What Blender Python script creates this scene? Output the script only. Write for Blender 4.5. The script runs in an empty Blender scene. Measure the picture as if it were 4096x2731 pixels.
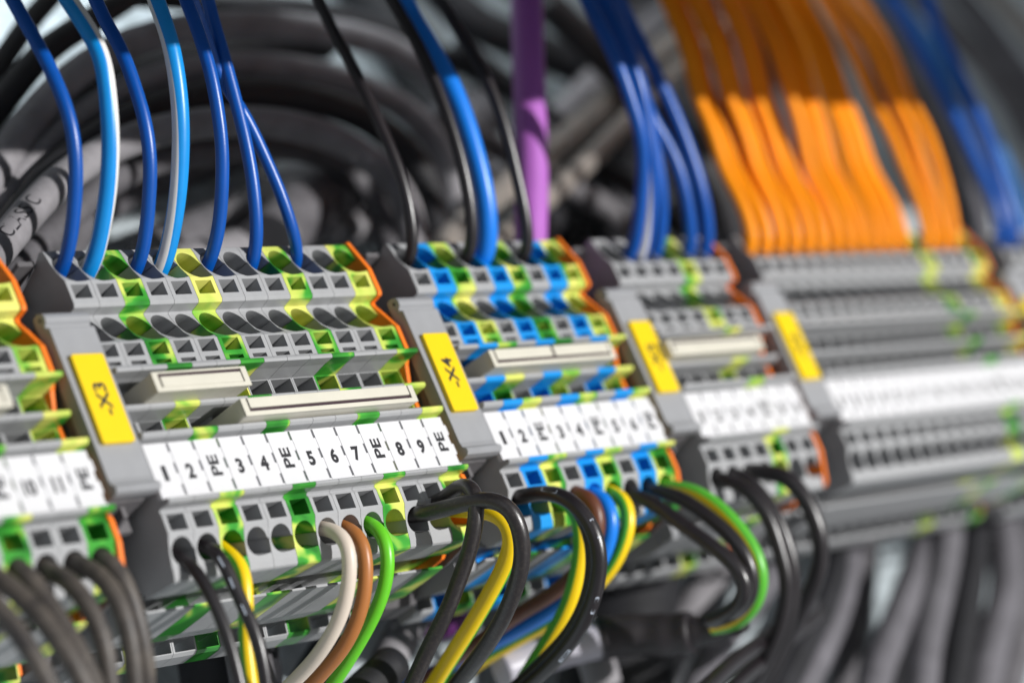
import bpy, bmesh, math, random
import numpy as np
from mathutils import Vector, Matrix

S = 0.1                      # geometry below is written in millimetres; one Blender unit is one centimetre
scn = bpy.context.scene
COL = scn.collection

# ---------------------------------------------------------------- camera, world, lamps, exposure
cam_d = bpy.data.cameras.new('camera')
cam = bpy.data.objects.new('camera', cam_d)
COL.objects.link(cam)
scn.camera = cam
RIGHT = Vector((0.644751, -0.659666, -0.386182))
DOWN = Vector((-0.041706, 0.474104, -0.879481))
FWD = Vector((0.763254, 0.583153, 0.278167))
m3 = Matrix((RIGHT, -DOWN, -FWD)).transposed()
cam.matrix_world = Matrix.Translation(Vector((-281.56, -286.74, -123.60)) * S) @ m3.to_4x4()
cam_d.sensor_width = 36
cam_d.lens = 98.03
cam_d.clip_start = 0.5
cam_d.clip_end = 1000
cam_d.dof.use_dof = True
cam_d.dof.focus_distance = 44.9
cam_d.dof.aperture_fstop = 0.098
cam_d.dof.aperture_blades = 9

world = bpy.data.worlds.new('World')
scn.world = world
world.use_nodes = True
bg = world.node_tree.nodes['Background']
bg.inputs[0].default_value = (0.93, 0.96, 1.0, 1)
bg.inputs[1].default_value = 0.28


def area(name, loc, target, sx, sy, power, col):
    ld = bpy.data.lights.new(name, 'AREA')
    ld.shape = 'RECTANGLE'
    ld.size = sx
    ld.size_y = sy
    ld.energy = power
    ld.color = col
    o = bpy.data.objects.new(name, ld)
    COL.objects.link(o)
    o.location = loc
    d = Vector(target) - Vector(loc)
    o.rotation_euler = d.to_track_quat('-Z', 'Y').to_euler()
    return o


# key light: a hard lamp in front of the cabinet, a little below the rail
area('key_lamp', (36, -150, -31), (12, 0, 2), 2.2, 2.2, 350000, (1.0, 0.985, 0.96))
# added cool fill from the left, lifts the left-facing sides
area('left_fill', (-75, -45, 25), (10, 0, 6), 50, 50, 4600, (0.86, 0.95, 1.0))
# added lamp out of view above the cables, brightens the back panel
area('panel_fill', (14, 5.0, 14.4), (16, 8.4, 13), 50, 5, 2100, (0.9, 0.97, 1.0))
area('floor_bounce', (20, -50, -90), (10, 0, 0), 70, 40, 5000, (1.0, 0.97, 0.94))

scn.view_settings.view_transform = 'Standard'
scn.view_settings.look = 'None'
scn.view_settings.exposure = 0.0
scn.view_settings.gamma = 1.0
scn.view_settings.use_curve_mapping = False
scn.render.engine = 'CYCLES'

random.seed(4)

# ---------------------------------------------------------------- materials


def principled(name):
    m = bpy.data.materials.new(name)
    m.use_nodes = True
    nt = m.node_tree
    b = nt.nodes['Principled BSDF']
    return m, nt, b


def noise(nt, scale, detail=3.0, rough=0.55, dist=0.0, coord='Object'):
    tc = nt.nodes.new('ShaderNodeTexCoord')
    n = nt.nodes.new('ShaderNodeTexNoise')
    n.inputs['Scale'].default_value = scale
    n.inputs['Detail'].default_value = detail
    n.inputs['Roughness'].default_value = rough
    n.inputs['Distortion'].default_value = dist
    nt.links.new(tc.outputs[coord], n.inputs['Vector'])
    return n


def ramp(nt, fac, stops):
    r = nt.nodes.new('ShaderNodeValToRGB')
    el = r.color_ramp.elements
    el[0].position, el[0].color = stops[0][0], (*stops[0][1], 1)
    el[1].position, el[1].color = stops[-1][0], (*stops[-1][1], 1)
    for p, c in stops[1:-1]:
        e = el.new(p)
        e.color = (*c, 1)
    nt.links.new(fac, r.inputs[0])
    return r


def plastic(name, col, rough=0.42, var=0.10, grain=0.25, spec=0.5, bevel=0.018, dirt=None, coat=0.0):
    m, nt, b = principled(name)
    n = noise(nt, 1.3, 5, 0.65)
    lo = tuple(c * (1 - var) for c in col)
    hi = tuple(min(1, c * (1 + var)) for c in col)
    r = ramp(nt, n.outputs[0], [(0.35, lo), (0.65, hi)])
    src = r.outputs[0]
    if dirt:
        n3 = noise(nt, dirt[1], 8, 0.75, 0.6)
        r3 = ramp(nt, n3.outputs[0], [(dirt[2], (0, 0, 0)), (dirt[3], (1, 1, 1))])
        mx = nt.nodes.new('ShaderNodeMix')
        mx.data_type = 'RGBA'
        nt.links.new(r3.outputs[0], mx.inputs[0])
        nt.links.new(src, mx.inputs[6])
        mx.inputs[7].default_value = (*dirt[0], 1)
        src = mx.outputs[2]
    nt.links.new(src, b.inputs['Base Color'])
    b.inputs['Roughness'].default_value = rough
    b.inputs['Specular IOR Level'].default_value = spec
    if coat:
        b.inputs['Coat Weight'].default_value = coat
        b.inputs['Coat Roughness'].default_value = 0.2
    n2 = noise(nt, 45, 4, 0.7)
    bp = nt.nodes.new('ShaderNodeBump')
    bp.inputs['Strength'].default_value = grain
    bp.inputs['Distance'].default_value = 0.004
    nt.links.new(n2.outputs[0], bp.inputs['Height'])
    if bevel:
        bv = nt.nodes.new('ShaderNodeBevel')
        bv.samples = 4
        bv.inputs['Radius'].default_value = bevel
        nt.links.new(bv.outputs[0], bp.inputs['Normal'])
    nt.links.new(bp.outputs[0], b.inputs['Normal'])
    return m


def marbled(name):
    """green and yellow streaked plastic of the protective earth blocks"""
    m, nt, b = principled(name)
    tc = nt.nodes.new('ShaderNodeTexCoord')
    oi = nt.nodes.new('ShaderNodeObjectInfo')
    mul = nt.nodes.new('ShaderNodeMath')
    mul.operation = 'MULTIPLY'
    mul.inputs[1].default_value = 53.0
    nt.links.new(oi.outputs['Random'], mul.inputs[0])
    add = nt.nodes.new('ShaderNodeVectorMath')
    add.operation = 'ADD'
    nt.links.new(tc.outputs['Object'], add.inputs[0])
    nt.links.new(mul.outputs[0], add.inputs[1])
    n = nt.nodes.new('ShaderNodeTexNoise')
    n.inputs['Scale'].default_value = 0.66
    n.inputs['Detail'].default_value = 1.8
    n.inputs['Roughness'].default_value = 0.55
    n.inputs['Distortion'].default_value = 1.5
    nt.links.new(add.outputs[0], n.inputs['Vector'])
    sep = nt.nodes.new('ShaderNodeSeparateXYZ')
    nt.links.new(tc.outputs['Object'], sep.inputs[0])
    ma = nt.nodes.new('ShaderNodeMath')
    ma.operation = 'MULTIPLY_ADD'
    ma.inputs[1].default_value = 0.012
    nt.links.new(sep.outputs[2], ma.inputs[0])
    nt.links.new(n.outputs[0], ma.inputs[2])
    r = ramp(nt, ma.outputs[0], [(0.34, (0.02, 0.17, 0.02)), (0.445, (0.05, 0.33, 0.035)),
                                 (0.48, (0.20, 0.47, 0.06)), (0.53, (0.50, 0.62, 0.11)), (0.66, (0.74, 0.72, 0.18))])
    nt.links.new(r.outputs[0], b.inputs['Base Color'])
    b.inputs['Roughness'].default_value = 0.3
    bv = nt.nodes.new('ShaderNodeBevel')
    bv.samples = 4
    bv.inputs['Radius'].default_value = 0.018
    nt.links.new(bv.outputs[0], b.inputs['Normal'])
    return m


def flat(name, col, rough=0.5, metal=0.0):
    m, nt, b = principled(name)
    b.inputs['Base Color'].default_value = (*col, 1)
    b.inputs['Roughness'].default_value = rough
    b.inputs['Metallic'].default_value = metal
    return m


MAT = {}
MAT['grey'] = plastic('grey_plastic', (0.345, 0.35, 0.36), 0.42, 0.05)
MAT['clampgrey'] = plastic('clamp_plastic', (0.285, 0.29, 0.305), 0.45, 0.05)
MAT['clampdark'] = plastic('clamp_body_plastic', (0.10, 0.095, 0.10), 0.6, 0.25)
MAT['blue'] = plastic('blue_plastic', (0.006, 0.27, 0.72), 0.4, 0.05)
MAT['earth'] = marbled('green_yellow_plastic')
MAT['orange'] = plastic('orange_plastic', (0.92, 0.20, 0.014), 0.42, 0.06)
MAT['cream'] = plastic('cream_plastic', (0.60, 0.575, 0.49), 0.42, 0.04, dirt=((0.30, 0.22, 0.15), 6, 0.68, 0.9))
MAT['groove'] = flat('dark_groove', (0.03, 0.009, 0.018), 0.6)
MAT['white'] = plastic('white_marker_plastic', (0.63, 0.63, 0.65), 0.5, 0.02, 0.5, bevel=0.01)
MAT['yellow'] = plastic('yellow_marker_plastic', (0.80, 0.555, 0.0), 0.42, 0.02, bevel=0.02)
MAT['ink'] = flat('black_ink', (0.012, 0.012, 0.016), 0.6)
MAT['print'] = flat('pale_ink', (0.52, 0.58, 0.68), 0.6)
MAT['metal'] = flat('spring_steel', (0.5, 0.5, 0.52), 0.3, 1.0)

MAT['navy'] = plastic('navy_insulation', (0.0, 0.074, 0.37), 0.34, 0.06, 0.35, bevel=0)
MAT['sky'] = plastic('light_blue_insulation', (0.004, 0.26, 0.70), 0.33, 0.05, 0.3, bevel=0)
MAT['cyan'] = plastic('bright_blue_insulation', (0.005, 0.19, 0.75), 0.33, 0.05, 0.3, bevel=0)
MAT['stripewhite'] = plastic('white_insulation', (0.72, 0.71, 0.69), 0.38, 0.04, bevel=0)
MAT['black'] = plastic('black_insulation', (0.012, 0.009, 0.011), 0.33, 0.2, 0.3, spec=0.75, bevel=0)
MAT['scratched'] = plastic('scratched_black_insulation', (0.012, 0.009, 0.011), 0.32, 0.2, 0.5, spec=0.75, bevel=0,
                           dirt=((0.10, 0.085, 0.07), 26, 0.6, 0.85))
MAT['dusty'] = plastic('dusty_black_insulation', (0.014, 0.011, 0.012), 0.34, 0.2, 0.5, spec=0.75, bevel=0,
                       dirt=((0.11, 0.09, 0.07), 18, 0.5, 0.95))
MAT['dustyb'] = plastic('heavily_dusty_black_insulation', (0.03, 0.026, 0.026), 0.5, 0.2, 0.6, bevel=0,
                        dirt=((0.19, 0.16, 0.13), 1.6, 0.35, 0.95))
MAT['beige'] = plastic('off_white_insulation', (0.66, 0.57, 0.48), 0.42, 0.05, bevel=0)
MAT['brown'] = plastic('ochre_brown_insulation', (0.40, 0.15, 0.04), 0.4, 0.06, bevel=0)
MAT['darkbrown'] = plastic('dark_brown_insulation', (0.12, 0.04, 0.02), 0.4, 0.08, bevel=0)
MAT['lime'] = plastic('lime_insulation', (0.13, 0.56, 0.02), 0.35, 0.05, bevel=0)
MAT['wgreen'] = plastic('green_insulation', (0.09, 0.42, 0.03), 0.36, 0.05, bevel=0)
MAT['wyellow'] = plastic('yellow_insulation', (0.88, 0.60, 0.005), 0.36, 0.04, bevel=0)
MAT['worange'] = plastic('orange_insulation', (1.0, 0.30, 0.002), 0.5, 0.06, 0.2, spec=0.25, bevel=0)
MAT['cabblack'] = plastic('black_cable_sheath', (0.012, 0.012, 0.015), 0.6, 0.3, 0.3, bevel=0)
MAT['cabdark'] = plastic('dark_grey_cable_sheath', (0.12, 0.115, 0.125), 0.55, 0.25, 0.3, bevel=0)
MAT['cabgrey'] = plastic('grey_cable_sheath', (0.25, 0.24, 0.255), 0.55, 0.2, 0.3, bevel=0)
MAT['cabdirty'] = plastic('dirty_grey_cable_sheath', (0.20, 0.18, 0.165), 0.5, 0.15, 0.4, bevel=0,
                          dirt=((0.36, 0.31, 0.26), 1.8, 0.5, 0.75))
MAT['cabmid'] = plastic('mid_grey_cable_sheath', (0.13, 0.125, 0.14), 0.6, 0.2, bevel=0)
MAT['copper'] = plastic('copper_brown_sheath', (0.30, 0.11, 0.05), 0.6, 0.1, bevel=0)
MAT['cabblue'] = plastic('blue_cable_sheath', (0.02, 0.12, 0.33), 0.5, 0.1, bevel=0)
MAT['purple'] = plastic('violet_cable_sheath', (0.42, 0.13, 0.50), 0.4, 0.04, bevel=0)
MAT['darkpurple'] = plastic('dark_violet_sheath', (0.10, 0.02, 0.12), 0.4, 0.04, bevel=0)
MAT['lightcable'] = plastic('light_grey_sheath', (0.40, 0.39, 0.45), 0.35, 0.06, bevel=0)
MAT['shrink'] = plastic('heat_shrink_tube', (0.018, 0.015, 0.018), 0.5, 0.3, 0.8, bevel=0)
MAT['zinc'] = plastic('zinc_plated_steel', (0.40, 0.45, 0.475), 0.45, 0.28, 0.4, bevel=0)
MAT['duct'] = plastic('cable_duct_plastic', (0.30, 0.31, 0.32), 0.5, 0.05, bevel=0)

# ---------------------------------------------------------------- mesh helpers


def link(name, mesh, parent=None, mats=(), smooth=False):
    o = bpy.data.objects.new(name, mesh)
    COL.objects.link(o)
    if parent is not None:
        o.parent = parent
    for m in mats:
        if m.name not in [x.name for x in mesh.materials if x]:
            mesh.materials.append(m)
    if smooth:
        mesh.shade_smooth()
    return o


def tag(o, label, cat, group=None, kind=None):
    if label:
        o['label'] = label
    if cat:
        o['category'] = cat
    if group:
        o['group'] = group
    if kind:
        o['kind'] = kind
    return o


def empty(name, loc):
    o = bpy.data.objects.new(name, None)
    o.empty_display_size = 0.2
    COL.objects.link(o)
    o.location = Vector(loc) * S
    return o


def prism(bm, prof, x0, x1, mi=0):
    """extrude a (y, z) outline from x0 to x1"""
    a = [bm.verts.new((x0 * S, y * S, z * S)) for y, z in prof]
    b = [bm.verts.new((x1 * S, y * S, z * S)) for y, z in prof]
    n = len(prof)
    fs = [bm.faces.new(a), bm.faces.new(b[::-1])]
    for i in range(n):
        fs.append(bm.faces.new((a[i], b[i], b[(i + 1) % n], a[(i + 1) % n])))
    for f in fs:
        f.material_index = mi
    return fs


def box(bm, x0, x1, y0, y1, z0, z1, mi=0):
    return prism(bm, [(y0, z0), (y1, z0), (y1, z1), (y0, z1)], x0, x1, mi)


def slab(bm, poly, y0, y1, mi=0):
    """extrude an (x, z) outline from y0 to y1"""
    a = [bm.verts.new((x * S, y0 * S, z * S)) for x, z in poly]
    b = [bm.verts.new((x * S, y1 * S, z * S)) for x, z in poly]
    n = len(poly)
    fs = [bm.faces.new(a), bm.faces.new(b[::-1])]
    for i in range(n):
        fs.append(bm.faces.new((a[i], b[i], b[(i + 1) % n], a[(i + 1) % n])))
    for f in fs:
        f.material_index = mi
    return fs


def finish(bm, name):
    bmesh.ops.recalc_face_normals(bm, faces=bm.faces)
    me = bpy.data.meshes.new(name)
    bm.to_mesh(me)
    bm.free()
    return me


def rrect(x0, x1, z0, z1, r, n=4):
    pts = []
    for cx, cz, a0 in ((x1 - r, z1 - r, 0), (x0 + r, z1 - r, 90), (x0 + r, z0 + r, 180), (x1 - r, z0 + r, 270)):
        for k in range(n + 1):
            a = math.radians(a0 + 90 * k / n)
            pts.append((cx + r * math.cos(a), cz + r * math.sin(a)))
    return pts


def catmull(P, step=0.7):
    P = [Vector(p) for p in P]
    P = [P[0] * 2 - P[1]] + P + [P[-1] * 2 - P[-2]]
    out = []
    for i in range(1, len(P) - 2):
        p0, p1, p2, p3 = P[i - 1:i + 3]
        n = max(2, int((p2 - p1).length / step))
        for k in range(n):
            t = k / n
            t2, t3 = t * t, t * t * t
            out.append(0.5 * ((2 * p1) + (p2 - p0) * t + (2 * p0 - 5 * p1 + 4 * p2 - p3) * t2 +
                              (3 * p1 - p0 - 3 * p2 + p3) * t3))
    out.append(P[-2])
    return out


def smooth_path(P, passes):
    P = [p.copy() for p in P]
    for _ in range(passes):
        Q = [p.copy() for p in P]
        for i in range(1, len(P) - 1):
            Q[i] = (P[i - 1] + P[i] * 2 + P[i + 1]) / 4
        P = Q
    return P


def path(P, step=0.7, passes=40):
    return smooth_path(catmull(P, step), passes)


def frames(P):
    T = []
    for i in range(len(P)):
        a = P[max(0, i - 1)]
        b = P[min(len(P) - 1, i + 1)]
        T.append((b - a).normalized())
    i0 = min(len(P) - 1, 14)                     # the frame is fixed just outside the entry hole
    ref = Vector((0, -1, 0))
    if abs(T[i0].dot(ref)) > 0.97:
        ref = Vector((1, 0, 0))
    N0 = (ref - T[i0] * ref.dot(T[i0])).normalized()
    F = [None] * len(P)
    for rng in (range(i0, len(P)), range(i0, -1, -1)):
        N = N0
        for i in rng:
            N = (N - T[i] * N.dot(T[i])).normalized()
            F[i] = (T[i], N, T[i].cross(N))
    return F


def tube_mesh(name, P, r, seg=20, stripe=None, radii=None, stripes=None):
    """round insulated wire along P (mm). stripe = (centre angle, half width, twist per mm) -> material slot 1"""
    F = frames(P)
    bm = bmesh.new()
    rings = []
    arc = 0
    cells = []
    for i, p in enumerate(P):
        if i:
            arc += (P[i] - P[i - 1]).length
        T, N, B = F[i]
        rr = radii(i / (len(P) - 1)) if radii else r
        tw = stripe[2] * arc if stripe else 0
        ring = []
        for k in range(seg):
            a = 2 * math.pi * k / seg + tw
            ring.append(bm.verts.new((p + (N * math.cos(a) + B * math.sin(a)) * rr) * S))
        rings.append(ring)
    for i in range(len(P) - 1):
        for k in range(seg):
            f = bm.faces.new((rings[i][k], rings[i][(k + 1) % seg], rings[i + 1][(k + 1) % seg], rings[i + 1][k]))
            f.smooth = True
            if stripe:
                a = (2 * math.pi * (k + 0.5) / seg - stripe[0] + math.pi) % (2 * math.pi) - math.pi
                if abs(a) < stripe[1] or (len(stripe) > 3 and abs(a) > math.pi - stripe[1]):
                    f.material_index = 1
    for ring in (rings[0][::-1], rings[-1]):
        bm.faces.new(ring)
    return finish(bm, name)


_glyph = {}


def glyphs(text, size, thick=0.03, bold=0.012):
    """flat lettering: list of 2-D triangles / polygons from the built-in font, centred on the origin, height in mm"""
    key = (text, size, bold)
    if key in _glyph:
        return _glyph[key]
    cu = bpy.data.curves.new('letters', 'FONT')
    cu.body = text
    cu.size = 1.0
    cu.offset = bold
    cu.resolution_u = 4
    cu.fill_mode = 'FRONT'
    ob = bpy.data.objects.new('letters', cu)
    COL.objects.link(ob)
    dg = bpy.context.evaluated_depsgraph_get()
    me = ob.evaluated_get(dg).to_mesh()
    V = [(v.co.x, v.co.y) for v in me.vertices]
    Fc = [tuple(p.vertices) for p in me.polygons]
    ob.evaluated_get(dg).to_mesh_clear()
    bpy.data.objects.remove(ob)
    bpy.data.curves.remove(cu)
    xs = [v[0] for v in V]
    ys = [v[1] for v in V]
    h = max(ys) - min(ys)
    if text in ('-',):
        h = 0.7
    k = size / h
    cx, cy = (max(xs) + min(xs)) / 2, (max(ys) + min(ys)) / 2
    V = [((a - cx) * k, (b - cy) * k) for a, b in V]
    _glyph[key] = (V, Fc)
    return V, Fc


def lettering(name, text, size, place, mat, parent, bold=0.012, stretch=1.0):
    V, Fc = glyphs(text, size, bold=bold)
    me = bpy.data.meshes.new(name)
    me.from_pydata([tuple(Vector(place(a * stretch, b)) * S) for a, b in V], [], Fc)
    me.update()
    return link(name, me, parent, [mat])


def print_on_tube(P, r, text, size, at, angle, mat, parent, name='lettering', along_up=False, mirror=1, bold=0.02):
    """ink on a round wire: text runs along the wire (or its letters point along it)"""
    F = frames(P)
    side = Vector((-0.763, -0.583, -0.278))      # ink sits on the side turned to the open cabinet door
    L = [0]
    for i in range(1, len(P)):
        L.append(L[-1] + (P[i] - P[i - 1]).length)
    V, Fc = glyphs(text, size, bold=bold)
    ic = max(0, min(len(P) - 1, int(np.searchsorted(L, at))))
    Tc, Nc, Bc = F[ic]
    out = []
    for a, b in V:
        if along_up:
            a, b = b, -a
        s = at + a
        i = max(0, min(len(P) - 2, int(np.searchsorted(L, s)) - 1))
        t = (s - L[i]) / max(1e-6, L[i + 1] - L[i])
        p = P[i].lerp(P[i + 1], t)
        T, N, B = F[i]
        ang = math.atan2(side.dot(Bc), side.dot(Nc)) + angle + mirror * b / r
        out.append(tuple((p + (N * math.cos(ang) + B * math.sin(ang)) * (r + 0.03)) * S))
    me = bpy.data.meshes.new(name)
    me.from_pydata(out, [], Fc)
    me.update()
    return link(name, me, parent, [mat])


# ---------------------------------------------------------------- setting: back panel, rail, overhead bar
bm = bmesh.new()
box(bm, -260, 900, 84, 86, -260, 320)
wall = link('wall', finish(bm, 'wall'), None, [MAT['zinc']])
tag(wall, 'galvanised steel back panel of the cabinet behind all cables', 'panel', kind='structure')

bm = bmesh.new()
for y0, y1, z0, z1 in ((36.5, 37.5, -17.5, -11), (36.5, 37.5, 11, 17.5), (37.5, 43, -12, -11), (37.5, 43, 11, 12), (43, 44, -12, 12)):
    box(bm, -90, 420, y0, y1, z0, z1)
rail = link('mounting_rail', finish(bm, 'mounting_rail'), None, [MAT['zinc']])
tag(rail, 'zinc plated mounting rail carrying all the terminal blocks', 'rail')

# trunking cover above and in front of the rail: its lower edge cuts the light on the upper wires
bm = bmesh.new()
prism(bm, [(-82, 45.4), (-81, 45), (-79.4, 45.2), (-79, 150), (-82, 150)], -320, 900)
prism(bm, [(-79, 146), (20, 146), (20, 150), (-79, 150)], -320, 900)
cover = link('trunking_cover', finish(bm, 'trunking_cover'), None, [MAT['duct']])
tag(cover, 'grey trunking cover above the wires that shades their upper ends', 'cover')

# ---------------------------------------------------------------- terminal block housing
W = 5.2
PROFILE = [(4.8, 35.9), (4.5, 35.0), (4.15, 33.3), (3.55, 31.6), (2.85, 30.2), (2.5, 29.5), (2.45, 25.4), (2.75, 24.9), (4.7, 24.5), (4.9, 24.2), (4.7, 23.4), (4.1, 21.7), (3.2, 20.0), (2.2, 18.8),
           (1.8, 18.2), (1.8, 14.2), (1.4, 13.4), (0.4, 13.0), (-0.9, 12.75), (-1.0, 12.4), (-0.8, 12.0), (1.5, 11.9), (4.6, 11.4),
           (4.6, 7.5), (0.9, 7.2), (0.45, 6.9), (0.45, 6.4), (0.9, 6.1), (4.6, 5.8), (4.6, 2.1), (-0.6, 1.9),
           (-1.05, 1.6), (-1.05, 1.15), (-0.6, 0.8), (0.95, 0.55), (0.95, -9.0), (-0.7, -9.15), (-1.2, -9.4), (-1.2, -9.8), (-0.7, -10.1),
           (1.3, -10.05), (1.7, -10.3), (1.45, -11.0), (1.55, -13.9), (2.1, -14.9), (2.8, -16.6), (3.3, -18.4), (3.5, -19.6), (3.9, -20.6), (4.3, -20.8), (11.4, -20.3),
           (11.5, -18.6), (12.6, -18.6), (12.7, -22.0), (17, -22.3), (23, -22.5), (27, -21.9), (31.0, -20.4), (31.6, -22.9), (32.4, -23.3),
           (35.8, -23.4), (36.2, -21), (36.2, 28), (30, 31), (12.3, 32.7), (8.2, 34.4), (5.6, 36.1)]


def lathe_cutter(name, p0, axis, prof, seg=28, el=1.15):
    """surface of revolution: prof = [(s along axis, radius)], centre line through (x=W/2, p0)"""
    bm = bmesh.new()
    ax = Vector((0, axis[0], axis[1])).normalized()
    e1 = Vector((1, 0, 0))
    e2 = ax.cross(e1)
    c = Vector((W / 2, p0[0], p0[1]))
    rings = []
    for s, r in prof:
        ring = []
        for k in range(seg):
            ca, sa = math.cos(2 * math.pi * k / seg), math.sin(2 * math.pi * k / seg)
            u = ca * r
            if ca > 0.02 and sa < 0.02:      # the lower right quarter is open towards the neighbouring block
                u = max(u, min(2.72, u * 2.6))
            ring.append(bm.verts.new((c + ax * s + e1 * u + e2 * (el * r * sa)) * S))
        rings.append(ring)
    for a, b in zip(rings, rings[1:]):
        for k in range(seg):
            bm.faces.new((a[k], a[(k + 1) % seg], b[(k + 1) % seg], b[k]))
    bm.faces.new(rings[0][::-1])
    bm.faces.new(rings[-1])
    return finish(bm, name)


def taper_cutter(x0, x1, z0, z1, yf, depth, t=0.35, dz=0.0):
    bm = bmesh.new()
    a = [bm.verts.new(Vector(v) * S) for v in ((x0, yf, z0), (x1, yf, z0), (x1, yf, z1), (x0, yf, z1))]
    b = [bm.verts.new(Vector(v) * S) for v in ((x0 + t, yf + depth, z0 + t + dz), (x1 - t, yf + depth, z0 + t + dz),
                                               (x1 - t, yf + depth, z1 - t + dz), (x0 + t, yf + depth, z1 - t + dz))]
    bm.faces.new(a[::-1])
    bm.faces.new(b)
    for i in range(4):
        bm.faces.new((a[i], a[(i + 1) % 4], b[(i + 1) % 4], b[i]))
    return finish(bm, 'cut')


def boolean(base, cutters):
    ob = bpy.data.objects.new('tmp', base)
    COL.objects.link(ob)
    tmp = []
    for c in cutters:
        co = bpy.data.objects.new('tmpc', c)
        COL.objects.link(co)
        md = ob.modifiers.new('b', 'BOOLEAN')
        md.operation = 'DIFFERENCE'
        md.solver = 'EXACT'
        md.object = co
        tmp.append(co)
    dg = bpy.context.evaluated_depsgraph_get()
    me = bpy.data.meshes.new_from_object(ob.evaluated_get(dg))
    for t in tmp + [ob]:
        bpy.data.objects.remove(t)
    return me


def housing_mesh():
    bm = bmesh.new()
    prism(bm, PROFILE, 0.03, W - 0.03)
    base = finish(bm, 'housing')
    up = (-1.0, -0.06)
    dn = (-0.93, -0.37)
    cut = []
    for p0, ax, so in (((3.6, 32.15), up, 2.2), ((3.4, 21.35), up, 2.4), ((2.6, -16.55), dn, 1.7)):
        r0 = 2.4 if ax is up else 2.2
        cut.append(lathe_cutter('cut', p0, ax, [(so, r0), (-1.0, r0), (-2.6, r0 - 0.12), (-9, 2.0), (-14, 1.6)], el=1.15 if ax is up else 1.0))
    cut.append(taper_cutter(0.7, 4.45, 26.5, 29.15, 0.5, 9, 0.55, -1.0))
    cut.append(taper_cutter(0.7, 4.45, 15.9, 18.3, 0.0, 9, 0.55, -1.0))
    cut.append(taper_cutter(0.95, 4.1, 14.25, 14.95, 0.0, 5, 0.05))
    cut.append(taper_cutter(0.7, 4.45, -13.8, -11.0, 0.0, 9, 0.55, 1.0))
    cut.append(taper_cutter(0.36, 4.9, 7.42, 11.3, 3.5, 12, 0.05))
    cut.append(taper_cutter(0.36, 4.9, 2.15, 5.75, 3.5, 12, 0.05))
    cut.append(taper_cutter(0.45, 4.85, -22.9, -20.7, 28.5, 9, 0.0, 0.6))
    cut.append(taper_cutter(-0.5, 5.7, -21.6, -19.4, 11.0, 8, 0.0))
    return boolean(base, cut)


HOUSING = {}
_h = housing_mesh()
for key in ('grey', 'blue', 'earth'):
    hm = _h.copy()
    hm.name = key + '_housing'
    hm.materials.clear()
    hm.materials.append(MAT[key])
    HOUSING[key] = hm

bm = bmesh.new()
# snap-in marker with notched flanks: dark gaps show between neighbours
mk = [(0.04, 0.05), (4.74, 0.05), (4.74, -1.5), (5.16, -1.5), (5.16, -3.3), (4.74, -3.3), (4.74, -5.0), (5.16, -5.0), (5.16, -6.9),
      (4.74, -6.9), (4.74, -8.6), (5.16, -8.6), (5.16, -8.95), (0.04, -8.95)]
slab(bm, mk, 0.0, 0.9)
MARKER = finish(bm, 'marker')
MARKER.materials.append(MAT['white'])

ORD = ['first', 'second', 'third', 'fourth', 'fifth', 'sixth', 'seventh', 'eighth', 'ninth', 'tenth', 'eleventh', 'twelfth',
       'thirteenth', 'fourteenth', 'fifteenth', 'sixteenth', 'seventeenth']
KIND = {'grey': 'grey', 'blue': 'bright blue', 'earth': 'green and yellow'}


def terminal_block(x, key, text, label):
    t = tag(empty('terminal_block', (x, 0, 0)), label, 'terminal block', 'terminal blocks clipped side by side on the rail')
    link('housing', HOUSING[key], t)
    mk = link('marker', MARKER, t)
    if text:
        if text == 'PE':
            lettering('lettering', 'PE', 2.15, lambda a, b: (2.5 - b, -0.02, -4.4 + a), MAT['ink'], mk, 0.03, 1.25)
        else:
            st = 0.95 if len(text) == 1 else 0.85
            if text == '1':
                st = 1.5
            lettering('lettering', text, 2.55, lambda a, b: (2.45 + a, -0.02, -4.9 + b), MAT['ink'], mk, 0.045, st)
    return t


ENDP = [(y, z) for y, z in PROFILE]


def end_plate(x, label):
    t = tag(empty('end_plate', (x, 0, 0)), label, 'end plate', 'orange end plates closing the block groups')
    prof = [(4.4, 36.2), (4.0, 35.0), (2.2, 29.8), (2.1, 25.3), (2.4, 24.7), (4.6, 24.3), (4.4, 23.6), (1.9, 18.9), (1.5, 18.2), (1.5, 13.6),
            (3.0, 11.4), (4.3, 7.6), (4.2, 2.1), (3.0, 0.4), (3.0, -8.5), (1.2, -10.2), (1.1, -11), (1.2, -14.3), (3.1, -19.9), (3.9, -20.5),
            (11.4, -19.9), (12.4, -20.6), (23, -21.4), (31.0, -19.6), (31.8, -22.0), (36.2, -22.4), (36.2, 28), (30, 31.3), (12.3, 33),
            (8.2, 34.6), (5.4, 36.4)]
    bm = bmesh.new()
    prism(bm, prof, 0.03, 0.9)
    link('plate', finish(bm, 'plate'), t, [MAT['orange']])
    return t


CLAMP_SHELL = [(0.0, 20.3), (0.0, -5.0), (-0.25, -5.9), (-0.9, -6.4), (-1.0, -7.0), (-0.6, -7.5), (0.6, -7.7), (2.6, -7.4),
               (2.7, 22.9), (2.2, 23.3), (1.2, 23.35), (0.4, 22.9), (0.1, 22.2), (0.2, 21.5), (0.7, 21.0), (0.75, 20.7), (0.4, 20.5)]


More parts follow.
